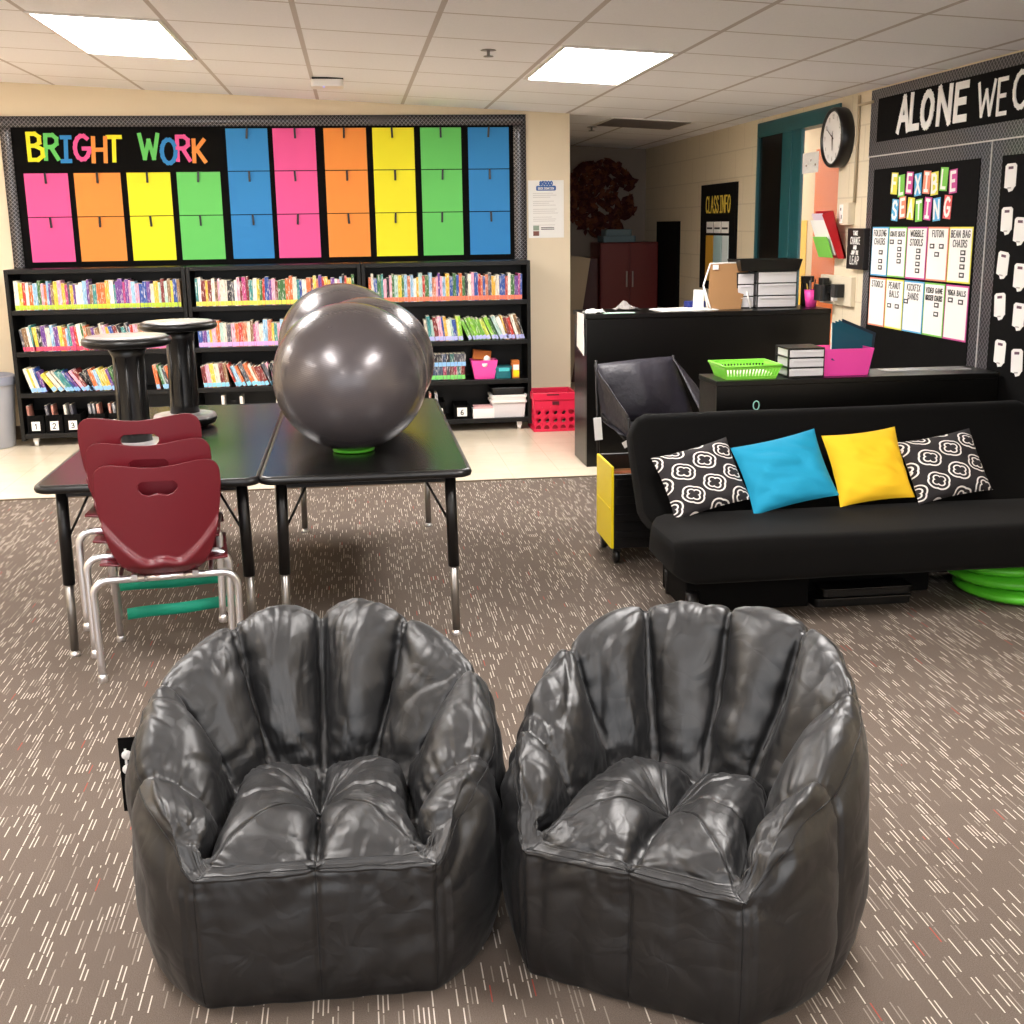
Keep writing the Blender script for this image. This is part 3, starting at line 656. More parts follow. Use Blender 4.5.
# wobble stools standing on the left table
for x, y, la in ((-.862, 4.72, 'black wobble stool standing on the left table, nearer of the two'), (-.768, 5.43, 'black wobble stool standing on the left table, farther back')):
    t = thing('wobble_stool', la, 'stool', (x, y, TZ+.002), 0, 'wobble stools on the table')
    m = MB(); m.lathe([(.001, 0), (.1, .002), (.128, .012), (.137, .028), (.137, .04)], 40); m.build('rocker_base', BLACK, t)
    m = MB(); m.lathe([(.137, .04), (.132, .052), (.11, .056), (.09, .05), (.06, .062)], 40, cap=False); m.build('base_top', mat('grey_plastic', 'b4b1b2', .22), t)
    m = MB(); m.lathe([(.066, .05), (.06, .1), (.055, .25), (.058, .38), (.075, .42)], 32)
    for k in range(8):
        a = 2*PI*k/8; m.tube([(.056*math.cos(a), .056*math.sin(a), .06), (.052*math.cos(a), .052*math.sin(a), .41)], .007, 6)
    m.build('column', BLACK, t)
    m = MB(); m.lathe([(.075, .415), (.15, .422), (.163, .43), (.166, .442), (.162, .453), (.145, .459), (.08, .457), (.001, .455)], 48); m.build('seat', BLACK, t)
    m = MB(); m.lathe([(.001, .4585), (.08, .4595), (.146, .4605), (.148, .458)], 48); m.build('seat_reflection', mat('painted_seat_reflection', 'c4c0be', .25), t)  # pale disc paints a reflection from above onto the glossy black seat

# ------------------------------------------------------------------ maroon stacking chairs (backs towards the camera)
def chair_back():
    m = MB(); nA, nR = 120, 44; hc = (0, .665)
    prof = [(-.200, .722), (-.188, .742), (-.165, .752), (-.10, .746), (-.05, .739), (0, .737), (.05, .741), (.10, .749), (.165, .757), (.190, .747), (.203, .724), (.205, .68), (.197, .60), (.185, .53), (.170, .47), (.150, .42), (.12, .385), (.08, .367), (0, .362), (-.08, .367), (-.12, .385), (-.15, .42), (-.170, .47), (-.185, .53), (-.197, .60), (-.204, .68)]
    hole = [(-.062, .678), (-.05, .69), (0, .692), (.05, .69), (.064, .678), (.064, .664), (.05, .648), (.03, .642), (0, .650), (-.03, .642), (-.05, .648), (-.062, .664)]
    def ray(poly, a):
        d = (math.cos(a), math.sin(a)); best = 9
        for (x1, z1), (x2, z2) in zip(poly, poly[1:]+poly[:1]):
            x1 -= hc[0]; x2 -= hc[0]; z1 -= hc[1]; z2 -= hc[1]; ex, ez = x2-x1, z2-z1; den = d[0]*ez-d[1]*ex
            if abs(den) < 1e-9: continue
            t_ = (x1*ez-z1*ex)/den; s_ = (x1*d[1]-z1*d[0])/den
            if t_ > 0 and -1e-6 <= s_ <= 1+1e-6: best = min(best, t_)
        return best
    A = [2*PI*k/nA for k in range(nA)]; ri = [ray(hole, a) for a in A]; ro = [ray(prof, a) for a in A]
    def smooth(L, n):
        for _ in range(n): L = [(L[i-1]+2*L[i]+L[(i+1) % len(L)])/4 for i in range(len(L))]
        return L
    ro = smooth(ro, 1)
    def fn(u, v):
        k = int(round(u*nA)) % nA; r = ri[k]+(ro[k]-ri[k])*v; x = hc[0]+r*math.cos(A[k]); z = hc[1]+r*math.sin(A[k])
        y = .55*x*x*(1 if z > .45 else .9)-.03+.10*(z-.56)*-1.0*0
        y += .06*(.56-z)                      # leans back at the top
        lo = max(0, (.56-z)/.2)
        # raised curved lip round the lower shell with a bump in its middle
        zr = .398+2.9*abs(x)**1.75+.03*math.exp(-(x/.035)**2)
        if z < zr: y -= .020*min(1, (zr-z)/.009)*math.exp(-max(0, (zr-z)-.02)*12)
        if z < .40: y += (.40-z)*.9
        return (x, y, z)
    m.grid(nA, nR, fn, wrap=True); return m
def make_chair():
    t = thing('school_chair', 'x', 'chair', (0, 0, 0))
    chair_back().build('backrest', MAROON, t, solid=.007)
    m = MB()
    def fn(u, v):
        x = (u-.5)*.42*(1-.12*v*v if v < .5 else .97); y = .0+.40*v; z = .395-.02*math.sin(PI*v)*(1-(2*u-1)**2)-.045*max(0, (v-.85)/.15)**2+.012*(2*u-1)**2
        return (x, y, z)
    m.grid(18, 18, fn); m.build('seat', MAROON, t, solid=.007)
    # rear frame: one bent tube, left foot - under seat - right foot, built as legs and rail
    def leg(sx, y0, y1, z1, fx, tx):
        P = [(sx*fx, y0, .02)]; P += [(sx*(fx+(tx-fx)*k/6), y0+(y1-y0)*k/6, .02+(z1-.07)*k/6) for k in range(1, 6)]
        cx, cz_ = tx-.05, z1-.05
        for k in range(7): a = math.radians(15*k); P.append((sx*(cx+.05*math.cos(a)), y1, cz_+.05*math.sin(a)))
        P.append((sx*.06, y1, z1)); return P
    for s_ in (-1, 1):
        m = MB(); m.tube(leg(s_, -.02, .0, .352, .232, .238), .0125, 12); lg = m.build('leg', CHROME, t)
        m = MB(); m.lathe([(.014, 0), (.016, .004), (.016, .018), (.012, .03)], 14, (s_*.232, -.02, 0)); m.build('glide', CHROME, lg)
        m = MB(); m.tube(leg(s_, .40, .30, .36, .205, .2), .0125, 12); lg = m.build('leg', CHROME, t)
        m = MB(); m.lathe([(.014, 0), (.016, .004), (.016, .018), (.012, .03)], 14, (s_*.205, .40, 0)); m.build('glide', CHROME, lg)
        m = MB(); m.tube([(s_*.15, -.005, .352), (s_*.15, .15, .362), (s_*.15, .31, .36)], .009, 8); m.build('side_rail', CHROME, t)
    m = MB(); m.tube([(-.07, 0, .352), (.07, 0, .352)], .0125, 12); m.box((-.1, -.01, .362), (.02, .03, .02)); m.box((.1, -.01, .362), (.02, .03, .02)); m.build('cross_bar', CHROME, t)
    return t
ch0 = make_chair()
CH = [((-.68, 4.05, 0), .10, 'maroon plastic school chair at the front bottom of the chair stack'),
      ((-.712, 4.12, .062), .05, 'maroon plastic school chair, middle one of the stack of three'),
      ((-.748, 4.20, .135), .03, 'maroon plastic school chair, topmost and rearmost of the stack')]
for i, (l, rz, la) in enumerate(CH):
    o = ch0 if i == 0 else copy_tree(ch0); o.location = l; o.rotation_euler = (0, 0, rz); tag(o, la, 'chair', 'stacked maroon school chairs')
# kick bands between the front legs
def band(p0, p1, p2, p3, la):
    m = MB(); n = 12
    for off in (-.003, .003):
        def fn(u, v, off=off):
            a = Vector(p0).lerp(Vector(p1), u); w = .042
            return (a.x, a.y+off*(1-.0), a.z+(v-.5)*w+.002*math.sin(PI*u*3))
        m.grid(n, 3, fn)
    for e, q in ((0, p0), (1, p1)):
        pts = [(q[0]+(-1 if e == 0 else 1)*.003*math.sin(a), q[1]-.003*math.cos(a)) for a in [PI*k/8 for k in range(9)]]
        def fn(u, v, pts=pts, q=q):
            k = int(round(u*8)); return (pts[k][0], pts[k][1], q[2]+(v-.5)*.042)
        m.grid(9, 3, fn)
    o = m.build('exercise_band', TEALB, None, solid=.0015); tag(o, la, 'elastic band', 'teal bands on the chair legs')
band((-.89, 4.43, .105), (-.50, 4.47, .125), 0, 0, 'lower teal elastic band stretched between the chair legs')
band((-.945, 4.52, .19), (-.53, 4.55, .195), 0, 0, 'upper teal elastic band stretched between the chair legs')

# ------------------------------------------------------------------ bean bag chairs
def ss(a, b, x): t_ = min(1, max(0, (x-a)/(b-a))); return t_*t_*(3-2*t_)
def interp(tab, x):
    for (a, va), (b, vb) in zip(tab, tab[1:]):
        if x <= b:
            t_ = (x-a)/(b-a); return va+(vb-va)*(t_*t_*(3-2*t_)*.5+t_*.5)
    return tab[-1][1]
SEAMS = [0, 33, 70, 106, 143, 180]
def beanbag(name_label, loc, rz, seed, cfg):
    R0 = cfg['R']
    I0 = [(0, 0, -.335), (33, .222, -.335), (50, .196, -.265), (70, .182, -.16), (88, .178, -.05), (106, .17, .035), (125, .14, .068), (143, .1, .085), (180, 0, .095)]
    HT = cfg['H']; NA, NV = 480, 150; SX = cfg.get('sx', 1)
    rnd = random.Random(seed); off = Vector((seed*3.1, seed*1.7, seed*.9))
    tilt = {s_: rnd.uniform(.7, 1.3) for s_ in range(12)}; hj = {s_: rnd.uniform(-.018, .014) for s_ in range(12)}
    def lin_(tab, x, q):
        for a, b in zip(tab, tab[1:]):
            if x <= b[0]: return a[q]+(b[q]-a[q])*(x-a[0])/(b[0]-a[0])
        return tab[-1][q]
    def point(phi, v):     # phi in degrees -180..180, 0 = front
        ap = abs(phi); sgn = 1 if phi >= 0 else -1
        R = interp(R0, ap); h = interp(HT, ap)
        k = 0
        while k < 4 and ap > SEAMS[k+1]: k += 1
        tt = (ap-SEAMS[k])/(SEAMS[k+1]-SEAMS[k]); pid = k+(6 if sgn > 0 else 0)
        puff = math.sin(PI*min(1, max(0, tt)))**.6
        w = ss(32, 47, ap); h += hj[pid]*math.sin(PI*min(1, max(0, tt)))*w
        bo = (.014 if w > .2 else .005)*puff*tilt[pid]
        a = math.radians(phi); O = Vector((R*math.sin(a), -R*math.cos(a)))
        I = Vector((sgn*sum(lin_(I0, max(0, min(180, ap+d)), 1) for d in (-8, 0, 8))/3 if 8 < ap < 172 else sgn*lin_(I0, ap, 1), sum(lin_(I0, max(0, min(180, ap+d)), 2) for d in (-8, 0, 8))/3))
        C = Vector((0, -.12)); n_ = O.normalized()
        SZ = .315
        hp = h+.020*puff*w-.016*(1-puff)*w
        inb = (.064*puff-.022)*tilt[pid]; dirn = (I-O); L_ = max(dirn.length, 1e-4); dirn = dirn/L_
        def ot(k_, z, add=0): p_ = O*k_+n_*add; return (p_.x, p_.y, z)
        def inn(s_, z, add=0): p_ = O+dirn*(L_*s_+add); return (p_.x, p_.y, z)
        def se(s_, z): p_ = I+(C-I)*s_; return (p_.x, p_.y, z)
        def se2(s_, dz=0):
            p_ = I+(C-I)*s_; lobe = max(0, 1-abs(2*min(1, abs(p_.x)/.225)-1)**2.4)**.6; yy = max(0, 1-abs((p_.y+.12)/.222)**3.5)
            return (p_.x, p_.y, .302+.066*lobe*yy+.006*yy+dz)
        am_ = 1-ss(80, 112, ap)
        wall = [(0, 0, 0), ot(.55, 0), ot(.88, 0), ot(.965, .02, bo*.3), ot(1.0, .11, bo), ot(1.01, .5*hp, bo*1.2), ot(1.0, hp*.78, bo), ot(.97, hp*.93, bo*.6),
                inn(.13+.09*am_, hp+.008*am_), inn(.27+.18*am_, hp*.985-.002+.006*am_, inb*.35*(1-am_*.6)), inn(.38+.24*am_, hp-(hp-SZ)*.22, inb*.85*(1-am_*.6)), inn(.54+.23*am_, SZ+(hp-SZ)*.48, inb*(1-am_*.6)), inn(.80+.1*am_, SZ+(hp-SZ)*.14, inb*.55*(1-am_*.6)), inn(.97, SZ-.025),
                se2(.06, -.018), se2(.25), se2(.6), se2(1)]
        z0 = h
        front = [(0, 0, 0), ot(.55, 0), ot(.90, 0), ot(.972, .018, bo*.3), ot(1.0, .08, bo), ot(1.0, .16, bo), ot(1.0, .24, bo), ot(1.0, z0-.012, bo*.5),
                 ot(.995, z0), inn(.5, z0+.005), inn(.7, z0+.008), inn(.8, z0+.01), inn(.9, z0+.012), inn(1.0, z0+.015),
                 se2(.06), se2(.25), se2(.6), se2(1)]
        x = v*(len(wall)-1); i = min(len(wall)-2, int(x)); f = x-i
        def cr(P):
            a, b, c, d = P[max(0, i-1)], P[i], P[i+1], P[min(len(P)-1, i+2)]
            return [.5*((2*b[q])+(-a[q]+c[q])*f+(2*a[q]-5*b[q]+4*c[q]-d[q])*f*f+(-a[q]+3*b[q]-3*c[q]+d[q])*f**3) for q in (0, 1, 2)]
        A, B = cr(front), cr(wall); px, py, z = (A[q]+(B[q]-A[q])*w for q in range(3))
        if v > .58 and (w < .5 or v > .78):
            wgt = 1 if w < .5 and v > .66 else (ss(.56, .66, v) if w < .5 else ss(.78, .86, v))
            z -= wgt*(.008*math.exp(-(px/.012)**2))
        return Vector((px*SX, py, max(z, .0008)))
    vs = []; tv = []
    for j in range(NV):
        v = j/(NV-1)
        for i in range(NA):
            phi = -180+360*i/NA; vs.append(point(phi, v)); tv.append((phi, v))
    # wrinkles: displace along the smooth surface normal
    out = []
    for j in range(NV):
        for i in range(NA):
            idx = j*NA+i; p = vs[idx]; phi, v = tv[idx]
            a = vs[j*NA+(i+1) % NA]-vs[j*NA+(i-1) % NA]; b = vs[min(NV-1, j+1)*NA+i]-vs[max(0, j-1)*NA+i]
            n = a.cross(b)
            if n.length > 1e-9: n.normalize()
            else: n = Vector((0, 0, -1 if v < .5 else 1))
            if p.z < .002 and v < .2: out.append(p); continue
            q = p+off; q = Vector((q.x, q.y, q.z*(.5 if v > .4 and p.z > .35 else 1))) if False else q; wv = noise.noise_vector(q*3.2)*.2; st = ss(.33, .40, p.z)*ss(.35, .5, v); q = Vector((q.x, q.y, off.z+p.z*(1-.5*st)))
            q1 = q+wv
            F1 = noise.voronoi((q1*6))[0]; d = (F1[1]-F1[0]); c1 = min(1.2, d*1.3)
            F2 = noise.voronoi(((q1+wv)*17+Vector((5, 2, 7))))[0]; c2 = min(1.2, (F2[1]-F2[0])*1.3)
            c3 = noise.noise(q1*4.5)
            side = ss(.30, .46, v)              # lower outside stays taut, the top and inside crumple
            ftop = ss(.17, .27, p.z); amp = (.28+.3*ftop)*(1-side)+.75*side*(1-.35*st)+.3*math.exp(-((v-.5)/.08)**2); amp *= .35 if (abs(phi) < 34 and .42 < v < .77) else 1
            ap = abs(phi); ds = min(abs(ap-s_) for s_ in SEAMS)*PI/180*max(.08, math.hypot(p.x, p.y))
            puck = math.exp(-ds/.035)*noise.noise(Vector((v*46, round(phi/36)*3, seed)))*.006*(.4+.6*side)
            puck *= .2 if (abs(phi) < 36 and .42 < v < .8) else 1
            dd = amp*((.022-.008*ss(.76, .84, v))*(c1-.5)+.0045*(c2-.5)*(.4+.6*side)+.006*c3)+puck
            fade = ss(0, .06, p.z) if v < .5 else 1
            seamd = math.exp(-(ds/.006)**2)*.005
            edge = 0
            o_ = p-n*0
            out.append(p+n*((dd-seamd)*fade)*(-1 if n.dot(Vector((p.x, p.y, 0))) < 0 and v < .4 else 1))
    m = MB(); fs = [(j*NA+i, j*NA+(i+1) % NA, (j+1)*NA+(i+1) % NA, (j+1)*NA+i) for j in range(NV-1) for i in range(NA)]
    out = [Vector((q.x, q.y, max(q.z, .0005))) for q in out]
    m.add(out, fs, smooth=True)
    t = thing('bean_bag_chair', name_label, 'bean bag chair', loc, rz, 'black bean bag chairs')
    m.build('cover', NYLON, t)
    # stitched seams following the surface
    m = MB()
    def vrow(v): return int(round(v*(NV-1)))
    for s_ in SEAMS:
        for sg in ((-1, 1) if 0 < s_ < 180 else (1,)):
            i = int(round((s_*sg+180)/360*NA)) % NA
            j0, j1 = vrow(3/17), (vrow(16.2/17) if s_ in (0,) else vrow(9.6/17) if s_ == 33 else vrow(12/17))
            m.tube([out[j*NA+i] for j in range(j0, j1)], .0016, 5)
    for v0, a0, a1 in ((8.6/17, -33, 33), (7.2/17, 33, 327)):
        j = vrow(v0); i0, i1 = int((a0+180)/360*NA), int((a1+180)/360*NA); m.tube([out[j*NA+(i % NA)] for i in range(i0, i1)], .0016, 5)
    m.build('seam', SEAM, t)
    return t
RR = [(0, .352), (15, .362), (27, .393), (33, .418), (45, .408), (60, .395), (75, .385), (90, .378), (120, .366), (150, .35), (180, .345)]
bb1 = beanbag('black nylon bean bag chair on the left, facing the camera, side tag showing', (-.118, 2.47, 0), math.radians(-1), 3,
        dict(H=[(0, .30), (33, .295), (42, .345), (55, .39), (70, .425), (88, .48), (106, .535), (143, .61), (180, .615)], R=RR, sx=1.03))
bb2 = beanbag('black nylon bean bag chair on the right, turned towards the left bag', (.665, 2.315, 0), math.radians(-34), 8,
        dict(H=[(0, .295), (33, .29), (42, .345), (55, .40), (70, .45), (88, .51), (106, .57), (143, .635), (180, .635)], R=[(a_, r_*(1 if a_ < 40 else .97)) for a_, r_ in RR]))
m = MB(); m.b2((-.03, -.001, -.085), (.02, .001, .085), 0)
for z, r in ((.045, .011), (.012, .012)): m.lathe([(.001, 0), (r, 0), (r, .0008), (.001, .0008)], 16, mi=1, M=Matrix.Translation((-.014, -.001, z)) @ Matrix.Rotation(PI/2, 4, 'X'))
m.b2((-.019, -.0016, .02), (-.014, -.001, .06), 1)
m.build('side_tag', [MATTEB, WHITE], bb1, (-.396, .0, .36), (0, 0, .1))

# ------------------------------------------------------------------ futon and cushions
t = thing('futon', 'long black futon sofa along the right wall', 'futon', (1.13, 4.1, 0))
def slab(w, prof, r=.05, name='', sag=.0):
    """rounded section (y,z polygon) swept along x with rounded ends"""
    m = MB(); n = len(prof); cy = sum(p[0] for p in prof)/n; c_z = sum(p[1] for p in prof)/n
    xs = [0, .004, .015, .035, .07]+[.07+(w-.14)*k/20 for k in range(1, 20)]+[w-.07, w-.035, w-.015, w-.004, w]
    vs, fs = [], []
    for x in xs:
        e = min(x, w-x); k = 1-(1-min(1, e/.07))**2.2*.32 if e < .07 else 1
        for p in prof:
            vs.append((x, cy+(p[0]-cy)*k, c_z+(p[1]-c_z)*k+.004*noise.noise((x*3, p[0]*4, p[1]*4))))
    for i in range(len(xs)-1):
        for j in range(n): fs.append((i*n+j, i*n+(j+1) % n, (i+1)*n+(j+1) % n, (i+1)*n+j))
    fs += [tuple(range(n))[::-1], tuple(range((len(xs)-1)*n, len(xs)*n))]
    m.add(vs, fs, smooth=True); return m
def rounded(poly, r, seg=5):
    out = []; n = len(poly)
    for i in range(n):
        P, A, B = Vector(poly[i]), Vector(poly[i-1]), Vector(poly[(i+1) % n]); a = (A-P).normalized(); b = (B-P).normalized()
        rr = r[i] if isinstance(r, list) else r
        for k in range(seg+1):
            s_ = k/seg; out.append(tuple(P+a*rr*(1-s_)**2+b*rr*s_**2))
    return out
Wf = 1.82
slab(Wf, rounded([(.0, .20), (-.03, .375), (.50, .36), (.56, .19)], [.04, .07, .03, .04])).build('seat', FUTON, t)
slab(Wf, rounded([(.47, .30), (.83, .725), (.97, .66), (.64, .24)], [.03, .05, .05, .03])).build('backrest', FUTON, t)
m = MB(); m.b2((.10, .26, .012), (.60, .62, .20)); m.b2((.60, .38, .012), (1.16, .62, .20)); m.b2((1.16, .61, .012), (Wf-.03, .63, .22)); m.build('base_and_shade_fill', MATTEB, t, bevel=.005)  # base blocks, with a black strip added to keep the gap underneath dark
for x in (.12, Wf-.12):
    for y in (.24, .56): m = MB(); m.lathe([(.022, 0), (.028, .1)], 16, (x, y, 0)); m.build('leg', BMETAL, t)
m = MB()
for x in (.15, Wf-.17): m.box((x, .58, .23), (.05, .12, .06))
m.build('hinge', BMETAL, t)
def cushion(w, h, th, mt, loc, rot, la, seed, group=None):
    m = MB()
    def fn(sg):
        def f(u, v):
            a, b = 2*u-1, 2*v-1; pin = .06
            x = a*w/2*(1-pin*(1-b*b)*abs(a)**2); y = b*h/2*(1-pin*(1-a*a)*abs(b)**2)
            t_ = th/2*(max(0, 1-a**4)**.6)*(max(0, 1-b**4)**.6)*(.75+.25*(1-a*a)*(1-b*b))
            q = noise.noise((a*2.2+seed, b*2.2, seed))*.012+abs(noise.noise((a*1.3+b*2.6+seed, b*1.0-a, seed+4)))*.018
            return (x, y, sg*(t_+q*(1-a**6)*(1-b**6)))
        return f
    m.grid(36, 36, fn(1)); m.grid(36, 36, fn(-1))
    bm = None
    o = m.build('throw_pillow', mt, None, loc, rot); tag(o, la, 'cushion', group); return o
TQ = mat('turquoise_fabric', '0e93ba', .8, bump=.2, bscale=300); YF = mat('yellow_fabric', 'f2c21c', .8, bump=.2, bscale=300)
lean = math.radians(58)
def place(w, h, mt, x, y, z, roll, la, seed, g=None):
    M = Matrix.Rotation(math.radians(0), 3, 'Z') @ Matrix.Rotation(lean, 3, 'X') @ Matrix.Rotation(math.radians(roll), 3, 'Z')
    cushion(w, h, .11, mt, (x, y, z), M.to_euler(), la, seed, g)
place(.335, .28, QUATRE, 1.352, 4.60, .495, 14, 'black and white quatrefoil cushion at the left end of the futon', 1, 'patterned cushions')
place(.375, .30, TQ, 1.70, 4.60, .51, 11, 'turquoise cushion on the futon beside the left patterned cushion', 2)
place(.325, .315, YF, 2.058, 4.61, .515, 5, 'yellow cushion near the middle of the futon', 3)
place(.335, .28, QUATRE, 2.385, 4.60, .505, 9, 'black and white quatrefoil cushion at the right end of the row', 4, 'patterned cushions')
# green discs under the futon's right end
for k, (z, dx, la) in enumerate(((0, .03, 'lowest'), (.055, .0, 'middle'), (.105, -.02, 'topmost'))):
    m = MB(); m.lathe([(.001, .008), (.12, .004), (.24, .008), (.266, .028), (.255, .046), (.15, .05), (.001, .046)], 56)
    for r in (.17, .2): m.tube([(r*math.cos(2*PI*q/48), r*math.sin(2*PI*q/48), .047) for q in range(48)], .004, 5, closed=True)
    o = m.build('seat_disc', GREENB, None, (2.64+dx, 4.47-dx, z+.001), (0, 0, 0)); tag(o, 'round green seat disc, %s of the pile under the futon' % la, 'seat disc', 'green seat discs under the futon')
for k in range(2):
    m = MB(); m.rbox((-.2+.03*k, -.04, 0), (.2, .06, .035), .02); m.rbox((-.205+.03*k, -.045, .028), (.205, .065, .037), .02); o = m.build('storage_tray', BLACK, None, (1.96, 4.40, .0015+k*.039), bevel=.004)
    tag(o, 'glossy black flat tray under the middle of the futon, %s one' % ('upper' if k else 'lower'), 'tray', 'black trays under the futon')

# rolling file cart, yellow side
t = thing('rolling_cart', 'yellow and black rolling file cart at the left end of the futon', 'cart', (1.095, 5.12, 0))
m = MB(); m.b2((0, 0, .075), (.012, .33, .45)); m.b2((-.004, .02, .25), (0, .31, .26)); m.build('side_panel', YEL, t, bevel=.003)
m = MB(); m.b2((.012, 0, .075), (.30, .014, .415)); m.b2((.012, .316, .075), (.30, .33, .45)); m.b2((.288, .014, .075), (.30, .316, .45)); m.b2((.012, .014, .075), (.288, .316, .09))
for z in (.12, .2, .28, .36): m.b2((.02, -.006, z), (.28, 0, z+.035))
m.build('body', BLACK, t, bevel=.003)
for x in (.03, .27):
    for y in (.03, .3):
        m = MB(); m.lathe([(.001, -.012), (.03, -.012), (.033, 0), (.03, .012), (.001, .012)], 20, M=Matrix.Translation((x, y, .033)) @ Matrix.Rotation(PI/2, 4, 'Y')); m.box((x, y, .065), (.035, .03, .03)); m.build('caster', BLACK, t)
for k in range(4):
    m = MB(); m.b2((0, 0, 0), (.2, .004, .3)); o = m.build('file_folder', KRAFT if k % 2 else mat('pink_folder', 'd88a6a', .7), None, (1.14, 5.17+k*.05, .095), (math.radians(-6), 0, 0)); tag(o, '%s folder in the rolling cart, %s from the front' % ('brown' if k % 2 else 'salmon', nth(k+1)), 'folder', 'folders in the rolling cart')

# folding camp chair between counter and futon
t = thing('camp_chair', 'black folding camp chair with white tags in front of the counter', 'folding chair', (1.62, 6.72, 0))
CAMP = mat('camp_fabric', '24212a', .5, bump=.8, bscale=16)
def quadm(P, nu=12, nv=12, sag=.05, wr=.012, seed=0):
    m = MB(); a, b, c, d = (Vector(p) for p in P); n = (b-a).cross(d-a).normalized()
    def f(u, v): 
        p = (a.lerp(b, u)).lerp(d.lerp(c, u), v); k = 4*u*(1-u)*(.3+.7*v*(1-v)*4)
        return p-n*(-sag*k)+n*noise.noise((u*5+seed, v*2, seed))*wr
    m.grid(nu, nv, f); return m
quadm([(-.24, -.04, .40), (.30, -.02, .40), (.20, .10, .745), (-.28, .04, .715)], seed=1, sag=.07, wr=.03).build('backrest', CAMP, t, solid=.004)
quadm([(-.20, -.26, .36), (.26, -.24, .36), (.28, .0, .40), (-.24, .0, .40)], seed=2, sag=-.06).build('seat', CAMP, t, solid=.004)
quadm([(-.16, -.34, .47), (-.15, -.28, .34), (-.24, .02, .42), (-.27, .02, .70)], seed=3, sag=.02).build('side_sling', CAMP, t, solid=.004)
quadm([(.30, -.22, .42), (.42, -.16, .36), (.40, .04, .46), (.19, .08, .745)], seed=4, sag=.02).build('side_sling', CAMP, t, solid=.004)
for P in (((-.255, -.0, .0), (-.27, .03, .74)), ((.28, .0, 0), (.20, .1, .75)), ((-.25, -.03, .44), (.12, -.25, .02)), ((.24, -.03, .38), (-.1, -.25, .02)), ((-.16, -.34, .46), (-.14, -.3, .03)), ((.34, -.28, .0), (.30, -.2, .5)), ((-.14, -.3, .03), (.2, -.1, .35))):
    m = MB(); m.tube(P, .008, 8); m.lathe([(.014, 0), (.01, .02)], 10, (min(P, key=lambda p: p[2])[0], min(P, key=lambda p: p[2])[1], max(0, min(p[2] for p in P)-.005))); m.build('leg', BMETAL, t)
m = MB(); m.box((-.275, -.06, .36), (.045, .002, .13), 0, None, Matrix.Rotation(-.08, 3, 'Y')); m.build('paper_tag', WHITE, t)
m = MB(); m.box((-.12, -.3, .335), (.14, .004, .035), 0, None, Matrix.Rotation(-.5, 3, 'Y')); m.box((-.055, -.3, .37), (.035, .004, .11), 0, None, Matrix.Rotation(.25, 3, 'Y')); m.build('strap', WPLAS, t)

# ------------------------------------------------------------------ counter desk and what stands on it
CZ = .957
t = thing('counter_desk', 'tall black counter in front of the dark alcove', 'counter', (1.41, 7.345, 0))
Wc = RW-1.41-.004
m = MB(); m.b2((0, 0, 0), (Wc, .03, CZ-.03)); m.build('front_panel', BLACKW, t, bevel=.003)
m = MB(); m.b2((0, .03, 0), (.03, .42, CZ-.03)); m.build('side_panel', BLACKW, t, bevel=.003)
m = MB(); m.b2((.03, .38, 0), (Wc, .42, CZ-.03)); m.build('back_panel', BLACKW, t)
m = MB(); m.b2((-.008, -.008, CZ-.03), (Wc, .43, CZ)); m.build('worktop', BLACKW, t, bevel=.004)
m = MB(); m.add([(1.408, 7.40, .955), (1.408, 7.60, .955), (1.408, 7.62, .74), (1.408, 7.38, .70), (1.404, 7.40, .955), (1.404, 7.60, .955), (1.404, 7.62, .74), (1.404, 7.38, .70)], [(0, 1, 2, 3), (7, 6, 5, 4), (0, 4, 5, 1), (1, 5, 6, 2), (2, 6, 7, 3), (3, 7, 4, 0)])
o = m.build('paper_sheet', WHITE, None, (-.006, 0, 0)); tag(o, 'white sheet hanging on the left side of the tall counter', 'paper')
m = MB()
def crum(u, v): return (.13*(u-.5), .1*(v-.5), .02+.03*abs(noise.noise((u*4, v*4, 2)))+.02*math.sin(PI*u)*math.sin(PI*v))
m.grid(10, 10, crum, smooth=False); o = m.build('crumpled_wrap', mat('grey_wrap', 'b8b8b4', .3), None, (1.47, 7.42, CZ-.018), solid=.002); tag(o, 'crumpled clear and grey wrapping at the left end of the counter', 'wrapping')
m = MB(); m.b2((0, 0, 0), (.2, .06, .003)); o = m.build('paper_strip', mat('mint_paper', 'b8dcc8', .7), None, (1.52, 7.36, CZ+.0005)); tag(o, 'pale green paper strip lying on the counter edge', 'paper')
m = MB(); m.grid(8, 8, lambda u, v: (.16*(u-.5), .1*(v-.5), .01+.07*abs(noise.noise((u*3, v*3, 7)))*math.sin(PI*u)), smooth=False); o = m.build('crumpled_paper', mat('dull_paper', '8c8683', .8), None, (1.72, 7.62, CZ-.004), solid=.002); tag(o, 'crumpled grey paper near the left of the counter', 'paper')
m = MB(); m.b2((0, 0, 0), (.38, .24, .004)); m.b2((.03, .02, .004), (.36, .23, .007)); o = m.build('paper_sheet', WHITE, None, (1.90, 7.40, CZ+.0005), (0, 0, .12)); tag(o, 'flat white papers lying in the middle of the counter', 'paper')
m = MB(); m.rbox((0, 0, 0), (.12, .09, .045), .01); o = m.build('notepad_box', mat('navy_card', '1d2c78', .5), None, (2.13, 7.62, CZ+.0005), (0, 0, .1), bevel=.003); tag(o, 'small navy blue box behind the white papers', 'box')
